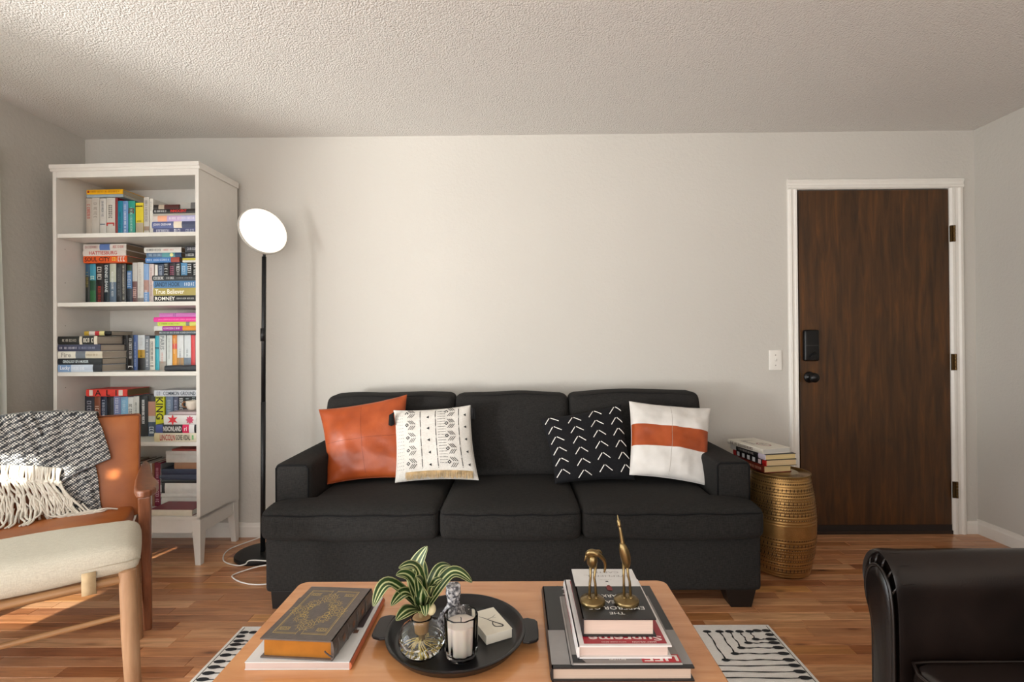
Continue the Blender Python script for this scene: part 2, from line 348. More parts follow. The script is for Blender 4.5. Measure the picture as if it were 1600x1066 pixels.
# each book: (lying?, x0, x1, z0, z1, y, depth, spine bands, spine lettering, label, shelf) in metres in the bookcase frame
BOOKS = [
 (0, 0.0313, 0.0652, 1.734, 1.9657, 0.165, 0.165, 'b8ada0', [(None, 0.15, 0.5, 'b03030', 0.5)], 'beige spine with small red lettering, leftmost upright on the top shelf', 0),
 (0, 0.0658, 0.1089, 1.734, 1.9684, 0.165, 0.165, 'c4bdb3', [(None, 0.12, 0.5, '8f877d', 0.4)], 'pale greige spine with faint lettering, second upright on the top shelf', 0),
 (0, 0.1113, 0.1477, 1.734, 1.9641, 0.165, 0.165, 'd0ccc5', [(None, 0.05, 0.45, '55606c', 0.3), (None, 0.62, 0.7, '31506e', 0.8)], 'off-white spine with a blue emblem on the top shelf', 0),
 (0, 0.1502, 0.1994, 1.734, 1.9667, 0.165, 0.165, 'd2cdc4', [(None, 0.18, 0.52, '33302e', 0.4), (None, 0.6, 0.72, 'c5332b', 0.9)], 'ivory spine with dark letters and a red splash on the top shelf', 0),
 (0, 0.2008, 0.2142, 1.734, 1.9664, 0.165, 0.165, '8c1f22', [], 'narrow dark red spine beside a teal one on the top shelf', 0),
 (0, 0.2154, 0.2436, 1.734, 1.948, 0.165, 0.165, '0b7f9c', [(None, 0.3, 0.7, '0a4660', 0.3)], 'teal blue spine beside a periwinkle one on the top shelf', 0),
 (0, 0.2449, 0.2738, 1.734, 1.9474, 0.165, 0.165, '6b93c8', [(None, 0.1, 0.9, 'dfe6f2', 0.4)], 'periwinkle blue spine with pale lettering on the top shelf', 0),
 (0, 0.2759, 0.3135, 1.734, 1.9466, 0.165, 0.165, '2a9a8a', [(None, 0.15, 0.85, 'bfe5dc', 0.3), (None, 0.2, 0.35, '7c1f2a', 0.8)], 'sea green spine with pale lettering on the top shelf', 0),
 (0, 0.3178, 0.3613, 1.734, 1.935, 0.165, 0.165, [(0, 0.45, 'b9aa90'), (0.45, 1, 'e3cf2d')], [(None, 0.08, 0.2, '3b2c1d', 0.9), (None, 0.45, 0.6, '6d4a2b', 0.6)], 'half yellow, half beige spine with a small bird on the top shelf', 0),
 (0, 0.3646, 0.3944, 1.734, 1.9647, 0.165, 0.165, [(0, 0.2, 'c9c3ba'), (0.2, 0.3, 'a58b78'), (0.3, 1, 'cbc6be')], [(None, 0.08, 0.66, '8d8780', 0.5)], 'light grey spine with a tan band on the top shelf', 0),
 (0, 0.3976, 0.4171, 1.734, 1.9568, 0.165, 0.165, 'e6e2d8', [(None, 0.08, 0.3, '888888', 0.3)], 'narrow cream spine at the right end of the uprights on the top shelf', 0),
 (1, 0.0414, 0.2529, 1.9689, 1.9854, 0.16, 0.165, '9fb0b8', [], 'thin blue-grey book lying under the yellow one on the top shelf', 0),
 (1, 0.0414, 0.2492, 1.9859, 2.0117, 0.16, 0.165, 'f2b50c', [('DISC', 0.03, 0.08, 'a8321a', 0.5), (None, 0.12, 0.9, 'b06a10', 0.35)], 'yellow book lying on top of the uprights on the top shelf', 0),
 (1, 0.5087, 0.764, 1.734, 1.7641, 0.05, 0.22, '565a80', [(None, 0.05, 0.35, 'd9dae6', 0.5), (None, 0.45, 0.62, 'e8e8f0', 0.6), (None, 0.7, 0.9, 'b9bdd0', 0.5)], 'dark slate-purple book, bottom of the right stack on the top shelf', 0),
 (1, 0.5013, 0.764, 1.7646, 1.7989, 0.05, 0.22, [(0, 0.45, '5a6596'), (0.45, 0.62, 'e8dcc8'), (0.62, 1, '454a66')], [('JOHN GRISHAM', 0.03, 0.4, 'e6e6ee', 0.45)], 'slate-blue book with a white spine picture in the right stack on the top shelf', 0),
 (1, 0.5066, 0.764, 1.7994, 1.8302, 0.05, 0.22, [(0, 0.1, 'cfc4be'), (0.1, 0.3, 'e8a98a'), (0.3, 0.6, 'c3a8cf'), (0.6, 1, 'b4b2d8')], [(None, 0.35, 0.9, 'f2ecf4', 0.4)], 'lilac and peach book, middle of the right stack on the top shelf', 0),
 (1, 0.5066, 0.764, 1.8307, 1.8421, 0.05, 0.22, 'a8a49c', [], 'thin grey book under the one with red lettering on the top shelf', 0),
 (1, 0.5066, 0.764, 1.8426, 1.8653, 0.05, 0.22, [(0, 0.35, '1c1b1d'), (0.35, 1, '231d1d')], [(None, 0.04, 0.3, 'd8d8d8', 0.4), ('INNOCENT', 0.38, 0.72, 'e0302c', 0.62)], 'black book with red lettering in the right stack on the top shelf', 0),
 (1, 0.4792, 0.6213, 1.8685, 1.9008, 0.09, 0.14, [(0, 0.2, '2b2422'), (0.2, 0.42, 'b9a995'), (0.42, 1, '4f2320')], [], 'maroon and tan book lying on the right stack on the top shelf', 0),
 (1, 0.6213, 0.764, 1.8685, 1.9131, 0.1, 0.14, [(0, 0.4, 'b0aba4'), (0.4, 1, '6c6a69')], [], 'thick grey book at the top right of the right stack on the top shelf', 0),
 (0, 0.0265, 0.0515, 1.371, 1.5976, 0.165, 0.165, [(0, 0.7, '1d2320'), (0.7, 1, '27516e')], [(None, 0.2, 0.6, '9c9050', 0.5)], 'dark green-black spine, leftmost upright on the second shelf', 1),
 (0, 0.0529, 0.0863, 1.371, 1.599, 0.165, 0.165, [(0, 0.35, '2b6b3d'), (0.35, 0.6, '1f4c34'), (0.6, 1, '3f93ad')], [(None, 0.3, 0.4, 'd6ead2', 0.6)], 'blue-topped green landscape spine, second upright on the second shelf', 1),
 (0, 0.0877, 0.1314, 1.371, 1.6001, 0.165, 0.165, [(0, 0.45, '3a1917'), (0.45, 0.8, '1d1616'), (0.8, 1, '221a1a')], [(None, 0.08, 0.45, 'e2ddd6', 0.55), (None, 0.55, 0.95, 'b53a2c', 0.35)], 'black and dark red spine with pale lettering on the second shelf', 1),
 (0, 0.1339, 0.1654, 1.371, 1.5996, 0.165, 0.165, '10232d', [('DENNIS LEHANE', 0.04, 0.7, 'dfe7ea', 0.55)], 'blue-black spine with white capitals on the second shelf', 1),
 (0, 0.1671, 0.2034, 1.371, 1.5991, 0.165, 0.165, [(0, 0.55, '5d7186'), (0.55, 1, 'b9bfae')], [(None, 0.2, 0.8, 'e2e6e6', 0.3)], 'spine fading from pale green to grey-blue on the second shelf', 1),
 (0, 0.2059, 0.2347, 1.371, 1.5969, 0.165, 0.165, '2a2c2f', [(None, 0.1, 0.8, '6f7376', 0.4)], 'charcoal spine with faint grey lettering on the second shelf', 1),
 (0, 0.2361, 0.2605, 1.371, 1.5983, 0.165, 0.165, '3c3c3c', [(None, 0.05, 0.9, 'c9c5b8', 0.4), (None, 0.9, 0.97, 'efe9da', 0.9)], 'speckled grey spine with white tag on the second shelf', 1),
 (0, 0.2666, 0.2947, 1.371, 1.5907, 0.165, 0.165, [(0, 0.4, '232b38'), (0.4, 0.85, '3d6ea3'), (0.85, 1, '17341f')], [(None, 0.2, 0.6, 'c9d5e4', 0.6)], 'blue picture spine with a dark green head on the second shelf', 1),
 (0, 0.2979, 0.3249, 1.371, 1.6024, 0.165, 0.165, [(0, 0.55, '6a4a4a'), (0.55, 1, 'c0bdb8')], [(None, 0.6, 0.85, 'd8b5ae', 0.7)], 'grey spine with a dark-haired figure at its foot on the second shelf', 1),
 (0, 0.3262, 0.3613, 1.371, 1.604, 0.165, 0.165, [(0, 0.15, '8f8a87'), (0.15, 1, 'cfccc6')], [(None, 0.1, 0.8, 'b5b1ab', 0.3)], 'plain off-white spine among the uprights on the second shelf', 1),
 (0, 0.3629, 0.392, 1.371, 1.5947, 0.165, 0.165, [(0, 0.3, '6d9bd0'), (0.3, 0.6, 'b08a80'), (0.6, 1, '86a9d6')], [(None, 0.65, 0.95, 'e8eef7', 0.4)], 'light blue spine with a face on it on the second shelf', 1),
 (0, 0.3934, 0.4206, 1.371, 1.5943, 0.165, 0.165, [(0, 0.5, 'cfc0bd'), (0.5, 1, 'd8c9c6')], [(None, 0.1, 0.8, 'a9716c', 0.25)], 'pale pink spine beside the light blue one on the second shelf', 1),
 (0, 0.4263, 0.4422, 1.371, 1.5887, 0.165, 0.165, 'e4e2dc', [], 'narrow white spine half hidden behind the stack on the second shelf', 1),
 (0, 0.4447, 0.477, 1.371, 1.5917, 0.165, 0.165, '3d4a60', [(None, 0.05, 0.3, 'a9b4c8', 0.5)], 'slate blue spine peeping over the stack on the second shelf', 1),
 (0, 0.4784, 0.5052, 1.371, 1.5985, 0.165, 0.165, '151515', [(None, 0.03, 0.3, 'e8e8e8', 0.6)], 'black spine with bold white lettering, first over the stack on the second shelf', 1),
 (0, 0.5069, 0.5446, 1.371, 1.5979, 0.165, 0.165, '2a1c24', [(None, 0.05, 0.3, 'b05a78', 0.5)], 'dark plum spine with pink lettering over the stack on the second shelf', 1),
 (0, 0.547, 0.5738, 1.371, 1.5975, 0.165, 0.165, '191919', [(None, 0.03, 0.32, 'efefef', 0.65)], 'black spine with white lettering beside the plum one on the second shelf', 1),
 (0, 0.5762, 0.6103, 1.371, 1.597, 0.165, 0.165, '5f9ac6', [(None, 0.05, 0.3, 'd8e8f4', 0.5)], 'sky blue spine over the stack on the second shelf', 1),
 (0, 0.6127, 0.6376, 1.371, 1.5966, 0.165, 0.165, '1c1c1e', [(None, 0.03, 0.33, 'f0f0f0', 0.8)], 'black spine with large white letters right of the sky blue one on the second shelf', 1),
 (0, 0.64, 0.6812, 1.371, 1.596, 0.165, 0.165, '262626', [(None, 0.03, 0.33, 'dddddd', 0.5)], 'black spine at the right end of the uprights on the second shelf', 1),
 (1, 0.0391, 0.2879, 1.6006, 1.6381, 0.14, 0.165, [(0, 1, 'e05a20')], [('SOUL CITY', 0.04, 0.62, '3a1508', 0.62), (None, 0.64, 0.78, 'e8c84a', 0.5), (None, 0.8, 0.95, 'ded8cf', 0.7)], 'orange book lying on the uprights, under two pale ones on the second shelf', 1),
 (1, 0.0372, 0.2824, 1.6386, 1.6698, 0.14, 0.165, 'ddd3cb', [('HATTIESBURG', 0.15, 0.8, 'c0332c', 0.6)], 'white book with red capitals, middle of the flat three on the second shelf', 1),
 (1, 0.0391, 0.2842, 1.6703, 1.7036, 0.14, 0.165, [(0, 0.38, 'd5cec6'), (0.38, 0.62, '5f7bb8'), (0.62, 1, 'dcd6ce')], [(None, 0.05, 0.34, '9c5a5a', 0.4), (None, 0.7, 0.95, 'b5453a', 0.4)], 'white book with blue spine block, topmost of the flat three on the second shelf', 1),
 (1, 0.5319, 0.764, 1.371, 1.4028, 0.02, 0.13, '141416', [('ROMNEY', 0.04, 0.5, 'f0efe8', 0.62), (None, 0.54, 0.95, 'c9c9c9', 0.22)], 'black book with bold white name, bottom of the right stack on the second shelf', 1),
 (1, 0.5298, 0.764, 1.4033, 1.4426, 0.02, 0.13, 'a89a52', [('True Believer', 0.05, 0.72, 'f1eee0', 0.62)], 'olive-gold book with white serif title in the right stack on the second shelf', 1),
 (1, 0.5312, 0.764, 1.4431, 1.4796, 0.02, 0.13, '4c7ba8', [('SANDY HOOK', 0.04, 0.62, '1e3650', 0.66), (None, 0.7, 0.95, 'dfe9f2', 0.45)], 'blue book with dark capitals in the right stack on the second shelf', 1),
 (1, 0.5246, 0.764, 1.4801, 1.5086, 0.02, 0.13, '26282c', [(None, 0.04, 0.28, 'e4e4e4', 0.5), (None, 0.33, 0.5, 'd0d0d0', 0.4), (None, 0.55, 0.93, '8a8a8a', 0.2)], 'charcoal book, top of the right stack on the second shelf', 1),
 (1, 0.3855, 0.5782, 1.599, 1.6267, 0.15, 0.165, [(0, 0.75, '4a82c4'), (0.75, 1, 'a44a3e')], [(None, 0.05, 0.7, 'cfe0f2', 0.4)], 'blue book lying on the uprights at the right, lowest of three on the second shelf', 1),
 (1, 0.391, 0.5891, 1.6272, 1.6525, 0.15, 0.165, [(0, 0.45, '56718f'), (0.45, 0.82, '5d9aa0'), (0.82, 1, '31486a')], [('DISC', 0.68, 0.78, 'e8e6a0', 0.8), (None, 0.08, 0.45, 'a9c0d4', 0.5)], 'slate blue book with a glowing yellow disc on its spine on the second shelf', 1),
 (1, 0.3782, 0.5891, 1.653, 1.6822, 0.15, 0.165, 'e2dfd9', [(None, 0.08, 0.48, '2c2c2c', 0.4), (None, 0.52, 0.8, 'c04a3a', 0.25)], 'white book, topmost of the three at the right on the second shelf', 1),
 (1, 0.5964, 0.7338, 1.5975, 1.6093, 0.15, 0.165, 'e8e5dd', [], 'thin white book under a yellow one at the right end on the second shelf', 1),
 (1, 0.5964, 0.7338, 1.6098, 1.6221, 0.15, 0.165, 'cfc04a', [], 'thin yellow book at the right end on the second shelf', 1),
 (1, 0.6108, 0.741, 1.6226, 1.6538, 0.15, 0.165, '2c2d33', [(None, 0.05, 0.4, 'dadada', 0.4)], 'dark grey book, lower of the two beside the shelf side on the second shelf', 1),
 (1, 0.6108, 0.741, 1.6543, 1.6885, 0.15, 0.165, '34353b', [(None, 0.1, 0.5, 'bcbcc4', 0.4)], 'dark grey book, upper of the two beside the shelf side on the second shelf', 1),
 (0, 0.2392, 0.2699, 1.005, 1.1994, 0.165, 0.165, '171717', [(None, 0.1, 0.9, '6f6f6f', 0.3)], 'black spine behind the left stack on the third shelf', 2),
 (0, 0.2716, 0.3004, 1.005, 1.201, 0.165, 0.165, '1b1b1b', [(None, 0.1, 0.7, 'd8d8d8', 0.55), (None, 0.88, 0.93, 'efefef', 0.9)], 'black spine with large white lettering on the third shelf', 2),
 (0, 0.3024, 0.325, 1.005, 1.2008, 0.165, 0.165, '3f5a90', [(None, 0.2, 0.9, 'b4c2de', 0.3)], 'denim blue spine beside a gold one on the third shelf', 2),
 (0, 0.3271, 0.3672, 1.005, 1.2004, 0.165, 0.165, [(0, 0.35, '1b1a1c'), (0.35, 0.58, 'b08a1e'), (0.58, 1, 'c5ccd0')], [(None, 0.42, 0.8, '25252a', 0.3), (None, 0.08, 0.3, 'b8b8b8', 0.4)], 'spine banded black, gold and pale grey with a spire on the third shelf', 2),
 (0, 0.3696, 0.3936, 1.005, 1.1949, 0.165, 0.165, '6a727c', [(None, 0.1, 0.9, 'e0e2e6', 0.5)], 'steel grey spine with pale lettering on the third shelf', 2),
 (0, 0.3952, 0.4239, 1.005, 1.1805, 0.165, 0.165, 'd9d5cb', [(None, 0.1, 0.8, '3b3b3b', 0.45), (None, 0.85, 0.92, '222222', 0.6)], 'short cream spine with dark lettering on the third shelf', 2),
 (0, 0.4271, 0.4492, 1.005, 1.1945, 0.165, 0.165, '35a5b8', [(None, 0.3, 0.42, '242a3a', 0.9)], 'turquoise spine on the third shelf', 2),
 (0, 0.4506, 0.4869, 1.005, 1.1995, 0.165, 0.165, [(0, 0.25, 'a59c92'), (0.25, 1, 'cfd3d2')], [('PARIS', 0.03, 0.42, '7a8286', 0.6), (None, 0.5, 0.8, 'c77f70', 0.25)], 'pale grey spine with large letters and a tan foot on the third shelf', 2),
 (0, 0.493, 0.5227, 1.005, 1.1992, 0.165, 0.165, 'd5dad8', [(None, 0.1, 0.7, '9aa2a2', 0.25)], 'plain pale spine left of the orange one on the third shelf', 2),
 (0, 0.5251, 0.5501, 1.005, 1.199, 0.165, 0.165, [(0, 0.6, 'e09a35'), (0.6, 0.75, 'd8443c'), (0.75, 1, 'df8a30')], [(None, 0.1, 0.55, 'f3d9a8', 0.3)], 'orange spine with a red square on the third shelf', 2),
 (0, 0.5517, 0.5883, 1.005, 1.1987, 0.165, 0.165, [(0, 0.35, 'b88f5c'), (0.35, 1, 'dcdfe0')], [(None, 0.4, 0.9, '7f8890', 0.25)], 'white spine with a golden picture at its foot on the third shelf', 2),
 (0, 0.5926, 0.6295, 1.005, 1.1983, 0.165, 0.165, [(0, 0.35, '7d8a9a'), (0.35, 1, 'd9dfe2')], [(None, 0.4, 0.9, '7f8890', 0.25)], 'white spine with a grey-blue picture at its foot on the third shelf', 2),
 (0, 0.6315, 0.6538, 1.005, 1.1981, 0.165, 0.165, 'e0484c', [], 'coral red spine near the shelf side on the third shelf', 2),
 (0, 0.6559, 0.6865, 1.005, 1.1979, 0.165, 0.165, 'cfcfcf', [], 'grey spine tight against the shelf side on the third shelf', 2),
 (1, 0.0235, 0.2619, 1.005, 1.0433, 0.004, 0.165, [(0, 0.3, '7f9dc4'), (0.3, 0.8, 'c2cddc'), (0.8, 1, '23262e')], [('Lucky', 0.06, 0.28, 'f2f4f8', 0.66), (None, 0.35, 0.7, 'e6ebf2', 0.4)], 'light blue and silver book, bottom of the left stack on the third shelf', 2),
 (1, 0.0235, 0.2636, 1.0438, 1.0761, 0.004, 0.165, '23262b', [('GENEALOGY OF A MURDER', 0.12, 0.7, 'd9e6ea', 0.42)], 'black book with white capitals, second in the left stack on the third shelf', 2),
 (1, 0.0235, 0.2653, 1.0766, 1.1129, 0.004, 0.165, [(0, 0.4, 'dcd8cc'), (0.4, 0.62, '6f7680'), (0.62, 1, 'c9c0ad')], [('Fire', 0.08, 0.3, '9a958c', 0.66), (None, 0.66, 0.92, 'a3937a', 0.3)], 'cream book with a smoky picture, middle of the left stack on the third shelf', 2),
 (1, 0.0235, 0.2549, 1.1134, 1.1491, 0.004, 0.165, '3f4259', [(None, 0.05, 0.45, 'c7c4d0', 0.3), (None, 0.5, 0.9, '8f93ac', 0.3)], 'slate purple book, fourth in the left stack on the third shelf', 2),
 (1, 0.0235, 0.2375, 1.1496, 1.1926, 0.004, 0.165, [(0, 0.55, '22211f'), (0.55, 0.62, 'cfc6b4'), (0.62, 0.92, '22211f'), (0.92, 1, 'cfc6b4')], [(None, 0.12, 0.5, 'c8c2b4', 0.3), (None, 0.66, 0.9, 'ddd6c6', 0.5)], 'black book with cream bands, top of the left stack on the third shelf', 2),
 (1, 0.0795, 0.2311, 1.198, 1.2218, 0.1, 0.15, [(0, 0.18, 'c9a63a'), (0.18, 0.4, 'e4d8d0'), (0.4, 0.56, 'c93a42'), (0.56, 0.75, 'ecdf9a'), (0.75, 1, '1f1d1c')], [], 'small gold, white, red and black striped paperback on the third shelf', 2),
 (1, 0.4442, 0.7188, 1.2, 1.222, 0.14, 0.165, [(0, 0.1, '5b4638'), (0.1, 1, '45525c')], [(None, 0.1, 0.9, 'c2ccd2', 0.4)], 'mottled grey book, bottom of the bright right stack on the third shelf', 2),
 (1, 0.4406, 0.7188, 1.2225, 1.2473, 0.14, 0.165, [(0, 0.17, 'dcdcd8'), (0.17, 0.58, 'a82a9a'), (0.58, 1, 'e89a2c')], [(None, 0.2, 0.55, 'f4e0f2', 0.4)], 'book banded white, purple and orange in the bright right stack on the third shelf', 2),
 (1, 0.4606, 0.7188, 1.2478, 1.2706, 0.14, 0.165, [(0, 0.62, 'cfe05c'), (0.62, 0.7, '8a8a80'), (0.7, 1, 'd6d86a')], [(None, 0.05, 0.5, '93a83c', 0.35)], 'lime green book in the bright right stack on the third shelf', 2),
 (1, 0.4388, 0.7188, 1.2711, 1.2959, 0.14, 0.165, 'f23aa6', [(None, 0.1, 0.9, 'ff9ad2', 0.25)], 'hot pink book in the bright right stack on the third shelf', 2),
 (1, 0.4714, 0.7188, 1.2964, 1.3188, 0.14, 0.165, 'd27cc4', [(None, 0.3, 0.4, '7a4a8a', 0.7)], 'lilac pink book, topmost of the bright right stack on the third shelf', 2),
 (0, 0.0207, 0.0748, 0.638, 0.8622, 0.165, 0.165, '30333f', [(None, 0.12, 0.6, 'aeb0bd', 0.45)], 'broad charcoal spine, leftmost upright on the fourth shelf', 3),
 (0, 0.0762, 0.1107, 0.638, 0.8621, 0.165, 0.165, '8a5138', [(None, 0.25, 0.9, 'ead9cc', 0.6)], 'brown spine with white lettering on the fourth shelf', 3),
 (0, 0.1124, 0.148, 0.638, 0.862, 0.165, 0.165, '1c2a45', [(None, 0.1, 0.7, 'c4cde0', 0.4)], 'navy spine beside the brown one on the fourth shelf', 3),
 (0, 0.15, 0.1859, 0.638, 0.8547, 0.165, 0.165, [(0, 0.5, 'cfd2d6'), (0.5, 1, '26262c')], [], 'black spine with a white foot on the fourth shelf', 3),
 (0, 0.188, 0.2268, 0.638, 0.8617, 0.165, 0.165, '7c88b8', [(None, 0.05, 0.9, 'dde0ee', 0.45)], 'lavender blue spine with white lettering on the fourth shelf', 3),
 (0, 0.2285, 0.2684, 0.638, 0.858, 0.165, 0.165, '85b8dc', [(None, 0.1, 0.8, 'c9e2f2', 0.4)], 'light blue spine beside a white one on the fourth shelf', 3),
 (0, 0.2697, 0.3, 0.638, 0.8562, 0.165, 0.165, 'dfe1de', [(None, 0.18, 0.85, '6d6f70', 0.6)], 'white spine with tall grey lettering on the fourth shelf', 3),
 (0, 0.3013, 0.3323, 0.638, 0.8596, 0.165, 0.165, 'd5d5d0', [(None, 0.15, 0.85, '75797a', 0.35)], 'off-white spine with small grey lettering on the fourth shelf', 3),
 (0, 0.3351, 0.3822, 0.638, 0.863, 0.165, 0.165, '222326', [(None, 0.2, 0.7, 'f0f0f0', 0.3), (None, 0.1, 0.6, 'e6e6e6', 0.3)], 'black spine with two columns of white capitals on the fourth shelf', 3),
 (0, 0.3846, 0.4261, 0.638, 0.8647, 0.165, 0.165, [(0, 0.35, '49576b'), (0.35, 0.5, 'c5c0b8'), (0.5, 0.85, 'b98672'), (0.85, 1, '2f2c2d')], [(None, 0.72, 0.95, 'dfe5ec', 0.6)], 'spine carrying a white-bearded face on the fourth shelf', 3),
 (0, 0.4278, 0.4773, 0.638, 0.861, 0.165, 0.165, 'd8d81c', [('KING', 0.03, 0.58, '1d1d12', 0.82)], 'yellow spine with four black capitals on the fourth shelf', 3),
 (0, 0.4852, 0.5266, 0.638, 0.8608, 0.165, 0.165, '6f8098', [(None, 0.1, 0.9, 'b8c6d0', 0.4)], 'slate blue spine right of the yellow one on the fourth shelf', 3),
 (0, 0.529, 0.5576, 0.638, 0.8607, 0.165, 0.165, '555a72', [(None, 0.1, 0.9, 'aaaec4', 0.45)], 'slate purple spine on the fourth shelf', 3),
 (0, 0.5593, 0.5904, 0.638, 0.8606, 0.165, 0.165, '1b1b1b', [(None, 0.05, 0.9, 'ececec', 0.55)], 'black spine with white lettering above the flat stack on the fourth shelf', 3),
 (0, 0.5921, 0.6268, 0.638, 0.8605, 0.165, 0.165, '1e2528', [(None, 0.03, 0.3, 'd6dee0', 0.5)], 'blue-black spine above the flat stack on the fourth shelf', 3),
 (0, 0.6284, 0.6631, 0.638, 0.8604, 0.165, 0.165, '20262a', [(None, 0.03, 0.3, 'b9c6ca', 0.5)], 'dark spine nearest the shelf side on the fourth shelf', 3),
 (1, 0.0527, 0.286, 0.8627, 0.9016, 0.14, 0.165, 'e8443a', [('BLOCK', 0.08, 0.17, 'e9dcd2', 0.8), ('A  L  I', 0.22, 0.75, '1d1210', 0.8), ('BLOCK', 0.8, 0.9, 'e9dcd2', 0.8)], 'red book with three spaced black capitals lying on the uprights on the fourth shelf', 3),
 (1, 0.4392, 0.7332, 0.8615, 0.8948, 0.14, 0.165, 'd5d8df', [(None, 0.03, 0.14, '9a9aa4', 0.6), ('COMMON GROUND', 0.18, 0.8, '33404e', 0.6)], 'white book with dark lettering lying at the right end on the fourth shelf', 3),
 (1, 0.5381, 0.764, 0.638, 0.6832, 0.012, 0.15, [(0, 0.14, 'd9cba0'), (0.14, 1, 'dad2bc')], [('LINCOLN', 0.14, 0.5, 'b02a24', 0.7), ('GORE VIDAL', 0.52, 0.86, '1d2620', 0.62), (None, 0.9, 0.97, '4fc06a', 0.5)], 'cream book with red and black lettering, bottom of the right stack on the fourth shelf', 3),
 (1, 0.5464, 0.764, 0.6837, 0.7275, 0.012, 0.15, [(0, 0.17, '4a5a9c'), (0.17, 0.66, '1b1a1c'), (0.66, 0.82, 'd8285c'), (0.82, 0.95, 'e2e2e2'), (0.95, 1, '1b1a1c')], [('NIXONLAND', 0.19, 0.64, 'f2f2f0', 0.6), ('r1', 0.71, 0.77, 'ffffff', 0.5)], 'black book with blue and crimson ends in the right stack on the fourth shelf', 3),
 (1, 0.5899, 0.764, 0.728, 0.7761, 0.012, 0.15, [(0, 1, 'dddcda')], [('STAR', 0.14, 0.42, 'd8303a', 1.0), ('BURST', 0.72, 0.9, 'c84a6a', 0.8)], 'white book with a big red star in the right stack on the fourth shelf', 3),
 (1, 0.6188, 0.764, 0.7766, 0.7929, 0.012, 0.15, 'b5a5a8', [], 'thin grey-pink book, top of the right stack on the fourth shelf', 3),
 (0, 0.1791, 0.2153, 0.252, 0.4849, 0.165, 0.165, '46525e', [], 'slate spine half hidden behind the tan chair, leftmost on the bottom shelf', 4),
 (0, 0.2178, 0.2595, 0.252, 0.4885, 0.165, 0.165, 'c8c2b6', [], 'stone spine behind the tan chair on the bottom shelf', 4),
 (0, 0.2619, 0.2998, 0.252, 0.4816, 0.165, 0.165, '6f2c28', [], 'brick red spine behind the tan chair on the bottom shelf', 4),
 (0, 0.3023, 0.3387, 0.252, 0.4888, 0.165, 0.165, '2a2a2c', [], 'black spine behind the tan chair on the bottom shelf', 4),
 (0, 0.3408, 0.3615, 0.252, 0.4853, 0.165, 0.165, [(0, 1, 'dedbd4')], [(None, 0.1, 0.6, '333333', 0.3)], 'narrow white spine above the chair arm on the bottom shelf', 4),
 (0, 0.3635, 0.4032, 0.252, 0.4872, 0.165, 0.165, 'dfe3e4', [(None, 0.1, 0.8, '8aa0a8', 0.4)], 'white spine with grey-blue lettering above the chair arm on the bottom shelf', 4),
 (0, 0.4045, 0.4186, 0.252, 0.4872, 0.165, 0.165, '9b6f55', [], 'narrow tan spine beside the burgundy one on the bottom shelf', 4),
 (0, 0.4207, 0.453, 0.252, 0.4926, 0.165, 0.165, '7d1238', [(None, 0.12, 0.35, 'd99ab0', 0.4), (None, 0.4, 0.9, 'e8c0cc', 0.55)], 'burgundy spine with pale lettering on the bottom shelf', 4),
 (0, 0.4543, 0.4595, 0.252, 0.4855, 0.165, 0.165, '8f9498', [(None, 0.1, 0.8, 'e6e8ea', 0.5)], 'grey spine beside the burgundy one on the bottom shelf', 4),
 (1, 0.5099, 0.7406, 0.252, 0.2834, 0.01, 0.14, [(0, 1, 'd9d2bf')], [], 'open-edged booklet with a burgundy cover lying at the front on the bottom shelf', 4),
 (1, 0.4579, 0.7166, 0.252, 0.2977, 0.165, 0.165, 'dfdcd6', [], 'thick white book, bottom of the right stack on the bottom shelf', 4),
 (1, 0.4564, 0.7166, 0.2982, 0.3225, 0.165, 0.165, 'e6e4de', [], 'thin white book, second in the right stack on the bottom shelf', 4),
 (1, 0.4553, 0.7166, 0.323, 0.3793, 0.165, 0.165, [(0, 0.09, '22252a'), (0.09, 1, 'ecebe6')], [(None, 0.0, 0.08, 'e8e8e8', 0.7)], 'thick white book with black lettered end in the right stack on the bottom shelf', 4),
 (1, 0.4572, 0.7166, 0.3798, 0.3971, 0.165, 0.165, '1f2226', [], 'thin black book in the right stack on the bottom shelf', 4),
 (1, 0.4469, 0.7166, 0.3976, 0.4255, 0.165, 0.165, '3c4560', [], 'navy binder, lower of the pair in the right stack on the bottom shelf', 4),
 (1, 0.4616, 0.7166, 0.426, 0.4574, 0.165, 0.165, '2e3756', [], 'navy binder, upper of the pair in the right stack on the bottom shelf', 4),
 (1, 0.5332, 0.7166, 0.4579, 0.4929, 0.165, 0.165, 'a97e60', [], 'tan book above the navy binders on the bottom shelf', 4),
 (1, 0.4871, 0.7166, 0.4934, 0.5356, 0.165, 0.165, 'e0ded9', [], 'loose white book above the tan one on the bottom shelf', 4),
 (1, 0.4853, 0.7166, 0.5361, 0.5569, 0.165, 0.165, 'e9e7e2', [], 'thin white book near the top of the right stack on the bottom shelf', 4),
 (1, 0.52, 0.7166, 0.5574, 0.5675, 0.165, 0.165, 'b5574f', [], 'thin brick red booklet on top of the right stack on the bottom shelf', 4),
]
